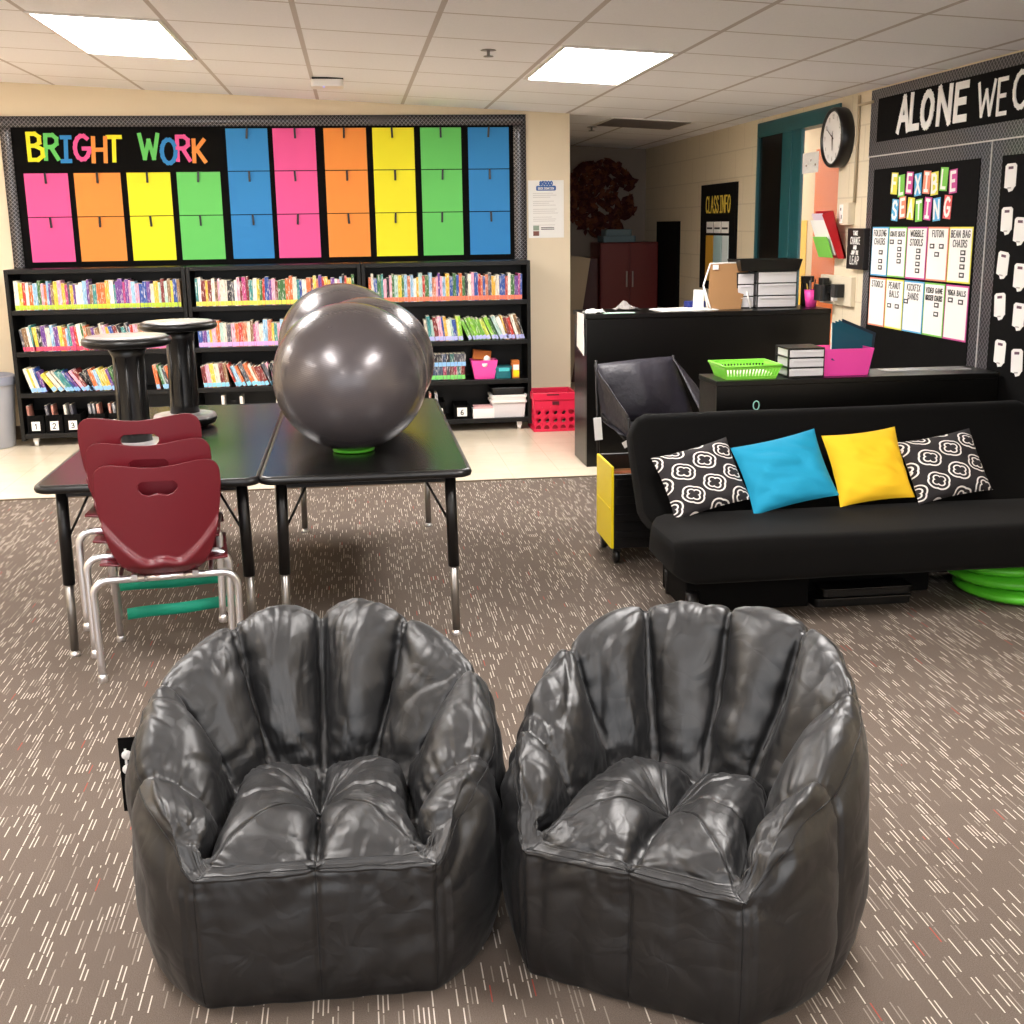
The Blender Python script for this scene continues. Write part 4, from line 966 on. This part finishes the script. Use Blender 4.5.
# easel picture: cardboard back on a white frame
t = thing('tabletop_easel', 'brown-backed tabletop easel with white frame standing on the counter', 'easel', (2.355, 7.51, CZ)); t.scale = (1.25, 1, 1)
m = MB(); m.add([(-.105, -.01, .0), (.07, 0, .0), (.125, .05, .285), (-.085, .04, .28), (-.105, .002, .0), (.07, .012, .0), (.125, .062, .285), (-.085, .052, .28)], [(0, 1, 2, 3), (7, 6, 5, 4), (0, 4, 5, 1), (1, 5, 6, 2), (2, 6, 7, 3), (3, 7, 4, 0)]); m.build('board', KRAFT, t)
m = MB()
for P in (((-.105, -.006, .005), (-.125, .02, .15), (-.085, .046, .285)), ((-.085, .046, .285), (.125, .056, .289)), ((-.125, .02, .15), (-.10, -.05, .004)), ((.1, .04, .16), (.115, -.02, .004))): m.tube(P, .005, 6)
m.build('frame', WPLAS, t)
m = MB(); m.box((-.06, .03, .262), (.03, .004, .03), 0); m.box((.085, .035, .262), (.035, .004, .025), 1); m.build('stickers', [WHITE, BLACK], t)
m = MB(); m.add([(0, 0, 0), (.075, .02, 0), (.08, .03, .12), (.01, .02, .125)], [(0, 1, 2, 3)]); o = m.build('leaflet', WHITE, None, (2.13, 7.52, CZ+.001), solid=.003); tag(o, 'white folded leaflet standing left of the easel', 'leaflet')
def drawer_unit(name, la, x, y, z, w, d, h, n, group, fr=BLACK, front=None):
    t = thing(name, la, 'drawer unit', (x, y, z), 0, group); th = .008
    m = MB(); m.b2((0, 0, h-th), (w, d, h)); m.b2((0, 0, 0), (w, d, th)); m.b2((0, d-.004, th), (w, d, h-th))
    for q in (0, w-.014):
        m.b2((q, 0, th), (q+.014, .014, h-th)); m.b2((q, d-.018, th), (q+.014, d-.004, h-th))
    for k in range(1, n): m.b2((0, 0, h*k/n-.003), (w, d-.01, h*k/n+.003))
    m.build('frame', fr, t, bevel=.001)
    for k in range(n):
        z0, z1 = h*k/n+(.008 if k == 0 else .004), h*(k+1)/n-(.009 if k == n-1 else .004); m = MB(); m.b2((.006, -.004, z0), (w-.006, d-.02, z1)); dd = m.build('drawer', front or CLEARP, t, bevel=.002)
        m = MB(); m.b2((.02, -.009, z1-.012), (w-.02, -.004, z1-.004)); m.build('lip', front or CLEARP, dd)
    return t
drawer_unit('drawer_tower', 'black three-drawer tower with white drawers on the counter, nearest the wall', 2.545, 7.50, CZ+.0005, .26, .2, .235, 3, 'white drawer towers')
drawer_unit('drawer_tower', 'white-drawered tower partly hidden behind the easel', 2.42, 7.53, CZ+.0005, .115, .2, .225, 3, 'white drawer towers')
t = thing('desk_tray', 'black letter tray lying on top of the white drawer tower', 'tray', (2.44, 7.47, CZ+.237))
open_bin(.19, .12, .205, .135, .07).build('tray', BLACK, t, (.18, .13, 0)); 
t = thing('pencil_cup', 'pink cup of pencils and scissors on the counter', 'pencil cup', (2.91, 7.52, CZ+.0005))
m = MB(); m.lathe([(.001, 0), (.033, 0), (.046, .11), (.043, .11), (.031, .006), (.001, .006)], 28); m.build('cup', PINKP, t)
for k, (dx, dy, c, hh, la) in enumerate(((-.02, 0, 'e8c860', .15, 'yellow'), (.0, .015, 'e0dcd8', .17, 'white'), (.012, -.01, '2a2624', .18, 'black'), (.022, .01, 'd8b070', .15, 'tan'), (-.008, -.012, '50484a', .19, 'grey'))):
    m = MB(); m.tube([(dx*.4, dy*.4, .008), (dx*1.5, dy*1.5, hh-.012), (dx*1.6, dy*1.6, hh)], [.004, .004, .001], 7); o = m.build('pencil', mat('pencil_'+c, c, .4), None, (2.91, 7.52, CZ+.0006)); tag(o, '%s pencil standing in the pink cup' % la, 'pencil', 'pencils in the pink cup')
m = MB(); m.rbox((0, 0, 0), (.06, .05, .17), .01); m.b2((.0, -.01, .15), (.07, .05, .19)); o = m.build('paper_punch', BLACK, None, (2.90, 7.64, CZ+.0005), bevel=.003); tag(o, 'tall black desk gadget behind the pink pencil cup', 'desk gadget')

# low bookcase behind the futon and its things
t = thing('low_bookcase', 'low black cabinet directly behind the futon', 'cabinet', (1.60, 5.235, 0)); LZ = .80; Wl = RW-1.60-.03
m = MB(); m.b2((.0, .0, LZ-.025), (Wl, .29, LZ)); m.build('top', BLACKW, t, bevel=.003)
m = MB(); m.b2((.004, .006, 0), (Wl, .03, LZ-.025)); m.build('back_panel', BLACKW, t)
m = MB(); m.b2((.004, .03, 0), (.026, .285, LZ-.025)); m.build('side_panel', SHELFM, t, bevel=.002)
m = MB(); m.b2((Wl-.022, .03, 0), (Wl, .285, LZ-.025)); m.build('side_panel', SHELFM, t, bevel=.002)
m = MB(); m.b2((.026, .03, .4), (Wl-.022, .28, .42)); m.build('shelf', SHELFM, t)
m = MB(); m.tube([(.19+.014*math.cos(2*PI*k/20), .004, .685+.02*math.sin(2*PI*k/20)) for k in range(20)], .003, 6, closed=True); m.build('ring_sticker', mat('mint_mark', '9ee0d0', .5), t)
t = thing('letter_basket', 'lime green slotted basket holding white paper on the low cabinet', 'basket', (1.775, 5.375, LZ+.0005))
m = MB(); w0, d0, w1, d1, h = .115, .095, .135, .125, .062
for sx, sy in ((0, -1), (0, 1), (-1, 0), (1, 0)):
    L0, L1 = (w0, w1) if sx == 0 else (d0, d1); n = 17
    def P(s_, z):
        k = z/h; 
        if sx == 0: return (s_*(w0+(w1-w0)*k), sy*(d0+(d1-d0)*k), z)
        return (sx*(w0+(w1-w0)*k), s_*(d0+(d1-d0)*k), z)
    bands = [(0, .014), (.047, h)]
    for z0, z1 in bands: m.add([P(-1, z0), P(1, z0), P(1, z1), P(-1, z1)], [(0, 1, 2, 3)])
    for k in range(n):
        a = -1+2*(k+.0)/n; b = a+1.0/n; m.add([P(a, .014), P(b, .014), P(b, .047), P(a, .047)], [(0, 1, 2, 3)])
m.add([(-w0, -d0, .001), (w0, -d0, .001), (w0, d0, .001), (-w0, d0, .001)], [(0, 1, 2, 3)])
m.tube([(-w1, -d1, h), (w1, -d1, h), (w1, d1, h), (-w1, d1, h)], .004, 6, closed=True)
m.build('basket', LIMEP, t, solid=.003)
m = MB(); m.b2((-.105, -.085, 0), (.105, .085, .018)); o = m.build('paper_stack', mat('cream_paper', 'f6f8dc', .7), None, (1.775, 5.375, LZ+.006)); tag(o, 'stack of white paper inside the lime green basket', 'paper')
drawer_unit('mini_drawers', 'small black three-drawer unit with pale drawers on the low cabinet', 1.945, 5.27, LZ+.0005, .172, .18, .135, 3, None)
t = thing('book_bin', 'pink plastic book bin on the low cabinet', 'bin', (2.235, 5.375, LZ+.0005))
open_bin(.105, .075, .122, .095, .125).build('bin', PINKP, t)
for k in range(4):
    m = MB(); m.b2((-.11, 0, 0), (.11, .004, .19)); m.b2((-.108, .004, .002), (.108, .012, .188), 1); R_ = Matrix.Rotation(math.radians(18), 3, 'Z') @ Matrix.Rotation(math.radians(20), 3, 'Y') @ Matrix.Rotation(math.radians(-24+4*k), 3, 'X')
    o = m.build('workbook', [mat('teal_cover', '12566a', .4) if k < 3 else mat('dark_cover', '242a38', .4), PAGE], None, (2.255+.014*k, 5.315+.020*k, LZ+.04), R_.to_euler()); tag(o, '%s workbook leaning in the pink bin, %s from the front' % ('teal' if k < 3 else 'dark', nth(k+1)), 'book', 'workbooks in the pink bin')
m = MB(); m.b2((0, 0, 0), (.42, .1, .004)); o = m.build('paper_sheet', mat('glossy_sheet', 'b8b4b2', .15), None, (2.47, 5.38, LZ+.0005)); tag(o, 'long pale glossy sheet lying right of the pink book bin', 'paper')

# ------------------------------------------------------------------ right wall: clock, conduit, pocket, signs
Mw = Matrix(((0, 0, -1, 0), (-1, 0, 0, 0), (0, 1, 0, 0), (0, 0, 0, 1)))   # local x -> -Y, local y -> Z, local z -> -X (out of the wall)
t = thing('wall_clock', 'round black wall clock beside the doorway', 'clock', (RW, 7.29, 1.985))
m = MB(); m.lathe([(.001, .0), (.172, 0), (.176, .01), (.176, .07), (.168, .08), (.155, .08), (.152, .066), (.001, .066)], 56, M=Mw); m.build('case', BLACK, t)
m = MB(); m.lathe([(.001, .067), (.1515, .067)], 48, M=Mw, cap=False); m.build('dial', mat('clock_dial', 'ece8e4', .4), t)
m = MB(); nums = ['12', '1', '2', '3', '4', '5', '6', '4', '3', '9', '10', '11']; nums[7] = '1'; nums = ['12', '1', '2', '3', '4', '5', '6', '1', '2', '9', '10', '11']
for k in range(12):
    a = math.radians(90-30*k); c = (-.0675, -.122*math.cos(a), .122*math.sin(a))
    if k in (7, 8): m.box(c, (.001, .008, .02), 0)
    else: text(m, nums[k], (c[0], c[1], c[2]-.012), (0, -1, 0), (0, 0, 1), .024, .004, .0008)
m.build('numerals', INK, t)
for name_, ang_, L, w_ in (('minute_hand', 150, .105, .008), ('hour_hand', 275, .075, .011), ('second_hand', 80, .04, .006)):
    a = math.radians(ang_); m = MB(); d = Vector((0, -math.cos(a), math.sin(a))); n = Vector((0, math.sin(a), math.cos(a)))
    A = d*-.015; B = d*L; off = Vector((-.069 if 'min' in name_ else -.071, 0, 0)); vs = [A-n*w_/2+off, A+n*w_/2+off, B+n*w_/4+off, B-n*w_/4+off]; vs += [q+Vector((-.001, 0, 0)) for q in vs]
    m.add(vs, [(0, 1, 2, 3), (7, 6, 5, 4), (0, 4, 5, 1), (1, 5, 6, 2), (2, 6, 7, 3), (3, 7, 4, 0)]); m.build(name_, mat('hand_brown', '4a3020', .5), t)
t = thing('wall_conduit', 'thin beige conduit pipe running down the wall right of the clock', 'pipe', (RW-.012, 7.05, 1.60))
m = MB(); m.tube([(0, 0, 0), (0, 0, .605)], .009, 10); m.build('pipe', mat('conduit_paint', 'b4a488', .5), t)
m = MB(); m.tube([(0, 0, .55), (0, -.2, .55)], .008, 10); m.build('pipe', mat('conduit_paint'), t)
t = thing('thermostat', 'cream thermostat box at the foot of the conduit pipe', 'thermostat', (RW, 7.10, 1.47))
m = MB(); m.b2((-.045, -.045, 0), (0, .085, .13)); m.build('housing', mat('cream_box', 'ddd2ba', .5), t, bevel=.004)
m = MB(); m.b2((-.049, .03, .01), (-.045, .08, .12)); m.b2((-.051, .05, .085), (-.049, .06, .1), 1); m.b2((-.051, .04, .035), (-.049, .046, .06), 1); m.build('faceplate', [WHITE, BLACK], t)
t = thing('wall_sign', 'small black box sign with white hand lettering, right of the papers', 'sign', (RW, 6.93, 1.215))
m = MB(); m.b2((-.045, -.125, 0), (0, .115, .235)); m.build('box', mat('sign_black', '17110f', .5), t, bevel=.002)
m = MB()
for s_, z, h, sx in (('TAKE', .197, .022, .9), ('CHANCE', .146, .038, .62), ('AND', .116, .02, .9), ('JUMP THE', .086, .02, .7), ('LEAP', .03, .045, .9)):
    text(m, s_, (-.0455, -.005, z), (0, -1, 0), (0, 0, 1), h, .005, .001, sx=sx)
m.build('lettering', WHITE, t)
t = thing('wall_pocket', 'red wall file pocket beside the doorway', 'file pocket', (RW, 7.30, 1.27))
def tiltp(lo, hi, off, sl=.16): # panel leaning off the wall
    y0, z0 = lo; y1, z1 = hi
    return [(-off-sl*(z-0)*1.0, y, z) for y, z in ((y0, z0), (y1, z0), (y1, z1), (y0, z1))]
def thick(m, P, d, mi=0):
    vs = [Vector(p) for p in P]; vs += [v+Vector((d, 0, 0)) for v in vs]; m.add(vs, [(0, 1, 2, 3), (7, 6, 5, 4), (0, 4, 5, 1), (1, 5, 6, 2), (2, 6, 7, 3), (3, 7, 4, 0)], mi)
REDW = mat('red_plastic', 'c81e28', .35)
m = MB(); thick(m, tiltp((-.14, 0), (.14, .285), .012, .30), .004); thick(m, [(-.0, -.14, .0), (-.10, -.14, .285), (-.16, -.14, .27), (-.05, -.14, 0)], .004)
m.add([(-.012, -.14, 0), (-.10, -.14, .285), (-.165, -.14, .262), (-.05, -.14, 0), (-.012, -.143, 0), (-.10, -.143, .285), (-.165, -.143, .262), (-.05, -.143, 0)], [(0, 1, 2, 3), (7, 6, 5, 4), (0, 4, 5, 1), (1, 5, 6, 2), (2, 6, 7, 3), (3, 7, 4, 0)])
m.build('pocket', REDW, t)
for (P, mt, la) in ((tiltp((-.12, .02), (.12, .265), .04, .34), mat('lilac_paper', 'd8c8d4', .7), 'lilac-white sheet in the red wall pocket, rear one'),
                    (tiltp((-.12, .015), (.125, .225), .055, .36), WHITE, 'white sheet in the red wall pocket, middle one'),
                    (tiltp((-.11, .0), (.12, .125), .072, .36), mat('green_paper', '7cc850', .7), 'green sheet at the front of the red wall pocket')):
    m = MB(); thick(m, P, .003); o = m.build('paper_sheet', mt, None, (RW, 7.30, 1.275)); tag(o, la, 'paper', 'papers in the wall pocket')
t = thing('pencil_sharpener', 'black electric pencil sharpener fixed on a cream wall box', 'pencil sharpener', (RW, 7.22, 1.0))
m = MB(); m.b2((-.03, -.23, -.01), (0, .26, .165)); m.build('mounting_plate', mat('cream_box'), t, bevel=.003)
m = MB(); m.rbox((-.11, .03, .01), (-.03, .17, .11), .02); m.b2((-.09, .06, .11), (-.05, .14, .15)); m.rbox((-.09, -.14, .04), (-.03, -.05, .12), .015); m.b2((-.07, -.06, .06), (-.04, .05, .1)); m.build('body', BLACK, t, bevel=.003)
m = MB(); m.b2((-.06, -.03, .015), (-.03, .0, .05)); m.build('plug', WPLAS, t)

# ------------------------------------------------------------------ banner ALONE WE C...
t = thing('wall_banner', 'black banner with white words ALONE WE high on the right wall', 'banner', (RW, 0, 0)); YB0 = 3.4
m = MB(); m.b2((-.008, YB0, 1.852), (0, 6.885, 2.212)); m.build('border', BORDER, t)
m = MB(); m.b2((-.012, YB0, 1.925), (-.008, 6.78, 2.158)); m.build('backing', MATTEB, t)
m = MB(); m.b2((-.012, YB0, 1.846), (0, 6.885, 1.852)); m.build('edge_line', mat('silver_trim', 'c8c4c0', .4), t)
def wletter(ch, y, z, h, w, sx, word, i, sk=0, grp='white banner letters'):
    m = MB(); glyph(m, ch, (0, 0, 0), (0, -1, 0), (0, 0, 1), h, w, .003, 0, sx, skew=sk)
    o = m.build('paper_letter', WHITE, None, (RW-.013, y, z)); tag(o, 'white cut letter %s, %s letter of %s on the right wall banner' % (ch, ords[i], word), 'letter', grp)
for i, (ch, y, z, h, sx) in enumerate([('A', 6.505, 1.965, .165, 1.05), ('L', 6.355, 1.97, .165, 1.1), ('O', 6.225, 1.965, .16, 1.0), ('N', 6.045, 1.968, .165, 1.15), ('E', 5.865, 1.972, .155, 1.3)]): wletter(ch, y, z, h, .036, sx, 'ALONE', i, .05)
for i, (ch, y, z, h, sx) in enumerate([('W', 5.645, 1.968, .145, 1.15), ('E', 5.462, 1.962, .15, .95)]): wletter(ch, y, z, h, .019, sx, 'WE', i)
for i, (ch, y) in enumerate([('C', 5.325), ('A', 5.19), ('N', 5.05)]): wletter(ch, y, 1.975, .15, .022, 1.1, 'CAN', i)

# ------------------------------------------------------------------ FLEXIBLE SEATING board
def wboard(y0, y1, la, inner):
    t = thing('bulletin_board', la, 'bulletin board', (RW, 0, 0)); m = MB(); m.b2((-.010, y0, .62), (0, y1, 1.845)); m.build('border', BORDER, t)
    m = MB(); m.b2((-.013, inner[0], .62), (-.010, inner[1], 1.775)); m.build('backing', MATTEB, t)
    m = MB(); m.b2((-.014, y0, .62), (-.002, y0+.006, 1.845)); m.build('edge_line', mat('silver_trim'), t); return t
wboard(5.487, 6.87, 'black patterned-border board headed FLEXIBLE SEATING on the right wall', (5.585, 6.785))
wboard(3.4, 5.483, 'black patterned-border board of white paper tags, nearest on the right wall', (3.4, 5.385))
TC = {'yellow': 'e8e050', 'green': '7cc850', 'pink': 'd0509a', 'blue': '5aaede', 'orange': 'f09070', 'red': 'e86060'}
def ltile(ch, y, z, c, rot, word, i, h=.115, w=.078):
    t = thing('letter_card', '%s card with white letter %s, %s letter of %s' % (c, ch, ords[i], word), 'letter card', (RW-.0135, y, z), 0, 'letter cards of flexible seating')
    t.rotation_euler = (rot, 0, 0); m = MB(); m.b2((-.002, -w/2, -h/2), (0, w/2, h/2)); m.build('card', mat('tile_'+c, TC[c], .6), t)
    m = MB(); sx = min(1, .05/(F[ch][0]*.085)); glyph(m, ch, (-.002, F[ch][0]*sx*.085/2, -.042), (0, -1, 0), (0, 0, 1), .085, .016, .001, 0, sx); m.build('lettering', WHITE, t)
for i, (ch, y, z, c) in enumerate(zip('FLEXIBLE', (6.508, 6.419, 6.322, 6.221, 6.122, 6.034, 5.936, 5.837), (1.69, 1.675, 1.687, 1.675, 1.683, 1.674, 1.692, 1.678), ('yellow', 'green', 'pink', 'blue', 'orange', 'yellow', 'green', 'pink'))): ltile(ch, y, z, c, (-1)**i*.06, 'FLEXIBLE', i)
for i, (ch, y, z, c) in enumerate(zip('SEATING', (6.481, 6.388, 6.289, 6.192, 6.093, 5.993, 5.879), (1.548, 1.560, 1.553, 1.543, 1.55, 1.545, 1.555), ('blue', 'orange', 'yellow', 'green', 'pink', 'blue', 'red'))): ltile(ch, y, z, c, (-1)**i*.07, 'SEATING', i)
cells = [[('blue', ['FOLDING', 'CHAIRS'], [(.6, .44), (.6, .26), (.6, .13)]), ('green', ['CRATE SEATS'], [(.2, .66), (.65, .66), (.65, .52), (.65, .4), (.65, .28)]), ('pink', ['WOBBLE', 'STOOLS'], [(.62, .5), (.62, .38), (.62, .25), (.62, .12)]), ('orange', ['FUTON'], [(.25, .6), (.7, .6), (.5, .45)]), ('yellow', ['BEAN BAG', 'CHAIRS'], [(.65, .5), (.65, .38), (.65, .25), (.65, .1)])],
         [('orange', ['STOOLS'], []), ('yellow', ['PEANUT', 'BALLS'], [(.25, .42), (.7, .42)]), ('blue', ['KICKFIX', 'BANDS'], [(.15, .55)]), ('green', ['VIDEO GAME', 'ROCKER CHAIRS'], [(.65, .55), (.65, .38)]), ('pink', ['YOGA BALLS'], [(.25, .68), (.7, .66)])]]
CY = [6.757, 6.535, 6.308, 6.068, 5.836, 5.594]
for r_ in range(2):
    z1, z0 = ((1.458, 1.187), (1.176, .905))[r_]
    for k in range(5):
        c, words, tok = cells[r_][k]; ya, yb = CY[k], CY[k+1]+.008; w = ya-yb; h = z1-z0
        t = thing('seating_chart', 'white chart card with %s border headed %s' % (c, ' '.join(words)), 'chart', (RW-.0135, ya, z0), 0, 'seating chart cards')
        m = MB(); m.b2((-.002, -w, 0), (0, 0, h)); m.build('border', mat('tile_'+c, TC[c], .6), t)
        m = MB(); m.b2((-.0028, -w+.008, .008), (-.002, -.008, h-.008)); m.build('sheet', WHITE, t)
        m = MB(); hh = .032 if max(len(q) for q in words) < 9 else .024
        for q, wd in enumerate(words):
            sx = min(1.0, (w-.03)/text_width(wd, hh)); text(m, wd, (-.003, -w/2, h-.05-q*(hh+.014)), (0, -1, 0), (0, 0, 1), hh, .0045, .0008, sx=sx*.9, gap=.25*sx)
        m.build('lettering', BINK, t)
        if tok:
            m = MB()
            for a, b in tok:
                m.b2((-.0045, -w*a-.024, h*b), (-.003, -w*a+.024, h*b+.024), 0); m.b2((-.005, -w*a-.014, h*b+.007), (-.0045, -w*a+.014, h*b+.018), 1)
            m.build('name_tags', [BLACK, WHITE], t)
for k, (y, z) in enumerate(((5.298, 1.677), (5.302, 1.486), (5.306, 1.287), (5.304, 1.10), (5.271, .886), (5.185, 1.44), (5.155, 1.238), (5.135, 1.064), (5.118, .86))):
    t = thing('paper_tag', 'white paper tag on the nearest wall board, %s from the top in the %s column' % (nth(k+1 if k < 5 else k-4), 'left' if k < 5 else 'right'), 'paper tag', (RW-.0135, y, z), 0, 'white paper tags on the wall board'); t.rotation_euler = (random.uniform(-.1, .1), 0, 0)
    pts = [(-.05, -.045), (-.02, -.05), (-.01, -.065), (.02, -.06), (.035, -.045), (.045, -.04), (.045, .05), (.03, .06), (-.035, .06), (-.05, .05)]
    m = MB(); m.prism(pts, 0, .002, 0, Mw); m.build('card', WHITE, t)
    m = MB(); m.b2((-.003, -.018, .035), (-.002, .022, .047)); m.build('heading_print', mat('plum_ink', '6a4a5a', .6), t); m = MB(); m.b2((-.003, -.01, -.05), (-.002, .02, -.044)); m.build('footer_print', INK, t)

# ------------------------------------------------------------------ alcove
t = thing('bulletin_board', 'tall black board headed CLASS INFO on the alcove wall', 'bulletin board', (RW, 0, 0))
m = MB(); m.b2((-.02, 9.31, .95), (0, 10.27, 1.80)); m.build('backing', MATTEB, t)
GOLD = mat('gold_paper', 'e8c84a', .6)
m = MB(); text(m, 'CLASS', (-.021, 9.93, 1.575), (0, -1, 0), (0, 0, 1), .125, .013, .002, sx=.72, gap=.18); text(m, 'INFO', (-.021, 9.575, 1.575), (0, -1, 0), (0, 0, 1), .125, .013, .002, sx=.72, gap=.18); m.build('lettering', GOLD, t)
m = MB()
for k in range(3): m.b2((-.023, 9.47+k*.21, 1.41), (-.02, 9.66+k*.21, 1.50), 0); m.b2((-.024, 9.49+k*.21, 1.44), (-.023, 9.64+k*.21, 1.455), 1)
m.build('headers', [WHITE, BINK], t)
for y0, y1, z0, z1, mt, la in ((9.88, 10.08, 1.02, 1.39, mat('ochre_paper', 'c8962c', .6), 'ochre paper pinned on the CLASS INFO board'), (9.64, 9.86, 1.10, 1.39, mat('pale_blue_paper', 'a8c8cc', .6), 'pale blue paper pinned on the CLASS INFO board'), (9.46, 9.62, .98, 1.39, mat('white_blue_paper', 'dce8ea', .6), 'white paper pinned at the right of the CLASS INFO board')):
    m = MB(); m.b2((-.005, y0, z0), (0, y1, z1)); o = m.build('pinned_paper', mt, None, (RW-.021, 0, 0)); tag(o, la, 'paper', 'papers on the class info board')
m = MB(); m.b2((-.03, 10.99, .70), (0, 11.76, 1.51)); o = m.build('wall_panel', MATTEB, None, (RW, 0, 0)); tag(o, 'plain black panel on the alcove wall left of the CLASS INFO board', 'panel')
# dark red cabinet at the back of the alcove
t = thing('storage_cabinet', 'dark red cabinet at the back of the alcove', 'cabinet', (2.62, 11.55, 0))
RC = mat('dark_red_laminate', '5e0a06', .4)
m = MB(); m.b2((-.27, 0, 0), (.3, .5, 1.32)); m.build('body', RC, t, bevel=.01)
m = MB(); m.b2((-.26, -.015, .1), (.01, 0, 1.30)); d_ = m.build('door', RC, t, bevel=.004); m = MB(); m.b2((-.02, -.03, .9), (-.008, -.015, 1.05)); m.build('handle', STEEL, d_)
m = MB(); m.b2((.02, -.015, .1), (.29, 0, 1.30)); d_ = m.build('door', RC, t, bevel=.004); m = MB(); m.b2((.038, -.03, .9), (.05, -.015, 1.05)); m.build('handle', STEEL, d_)
t = thing('storage_cabinet', 'low dark maroon cabinet left of the tall red one', 'cabinet', (2.12, 11.5, 0))
m = MB(); m.b2((-.2, 0, 0), (.2, .5, 1.18)); m.build('body', mat('maroon_laminate', '3c0f12', .5), t, bevel=.01)
m = MB(); m.b2((-.19, -.012, .1), (.19, 0, 1.15)); m.build('door', mat('maroon_laminate'), t, bevel=.004)
m = MB(); m.rbox((-.16, -.15, 0), (.16, .15, .06), .02); m.rbox((-.13, -.12, .06), (.13, .12, .12), .02); o = m.build('paper_stack', mat('blue_grey_tray', '5a7078', .5), None, (2.3, 11.72, 1.325), bevel=.004); o.location = (2.55, 11.75, 1.3215); tag(o, 'blue grey trays on top of the dark red cabinet', 'tray')
# paper wreath of leaves on the back wall of the alcove
random.seed(3); m = MB()
for k in range(240):
    a = random.uniform(0, 2*PI); r = .36*math.sqrt(random.random()); x, z = r*math.cos(a)*1.0, r*math.sin(a)*1.05
    R_ = Matrix.Rotation(random.uniform(-.6, .6), 3, 'X') @ Matrix.Rotation(random.uniform(0, PI), 3, 'Y') @ Matrix.Rotation(random.uniform(-.5, .5), 3, 'Z')
    s_ = random.uniform(.04, .08); P = [Vector(q)*s_ for q in ((0, 0, -1), (.5, .1, -.2), (.35, 0, .5), (0, -.1, 1), (-.35, 0, .5), (-.5, .1, -.2))]
    m.add([R_ @ p+Vector((x, -random.uniform(.02, .09), z)) for p in P], [(0, 1, 2, 3, 4, 5)])
o = m.build('leaf_wreath', WREATH, None, (2.50, AY, 1.76), solid=.002); tag(o, 'large red and orange leaf decoration on the alcove back wall', 'wall decoration')
m = MB(); m.b2((0, 0, 0), (.3, .03, 1.2)); o = m.build('leaning_board', mat('beige_board', '9a8a74', .7), None, (1.72, 11.0, .26), (0, .16, 0)); o.location = (1.70, 11.2, .05); tag(o, 'pale board leaning at the left side of the alcove', 'board')

# sign taped on the door glass
t = thing('door_sign', 'white paper notice taped on the door glass', 'sign', (RW+.006, 7.82, 1.80))
m = MB(); m.b2((-.002, -.13, 0), (0, .15, .13)); m.build('sheet', WHITE, t)
m = MB(); 
for k in range(3): m.box((-.0025, .08-.08*k, .05+.03*(k % 2)), (.001, .02, .012))
m.build('marks', mat('brown_ink', '7a5a48', .6), t)

# ------------------------------------------------------------------ light and camera
sc = bpy.context.scene
w = bpy.data.worlds.new('World'); sc.world = w; w.use_nodes = True
w.node_tree.nodes['Background'].inputs[0].default_value = (.94, .96, 1, 1); w.node_tree.nodes['Background'].inputs[1].default_value = .6

cam_d = bpy.data.cameras.new('camera'); cam = bpy.data.objects.new('camera', cam_d); COL.objects.link(cam)
f_px, pitch, roll, yaw = 1201.136, 13.4501, .8443, 7.2142
a, b, c = (math.radians(q) for q in (pitch, roll, yaw))
fwd = Vector((math.sin(c)*math.cos(a), math.cos(c)*math.cos(a), -math.sin(a))); right = Vector((math.cos(c), -math.sin(c), 0)); up = right.cross(fwd)
r2 = right*math.cos(b)-up*math.sin(b); u2 = right*math.sin(b)+up*math.cos(b)
cam.matrix_world = Matrix(((r2.x, u2.x, -fwd.x, 0), (r2.y, u2.y, -fwd.y, 0), (r2.z, u2.z, -fwd.z, 1.5), (0, 0, 0, 1)))
cam_d.sensor_fit = 'HORIZONTAL'; cam_d.sensor_width = 36; cam_d.lens = 36*f_px/1024; cam_d.clip_start = .05
sc.camera = cam
sc.view_settings.view_transform = 'Standard'; sc.view_settings.look = 'None'; sc.view_settings.gamma = 1; sc.view_settings.use_curve_mapping = False
sc.view_settings.exposure = 2.0
print('BOOKS', NB)
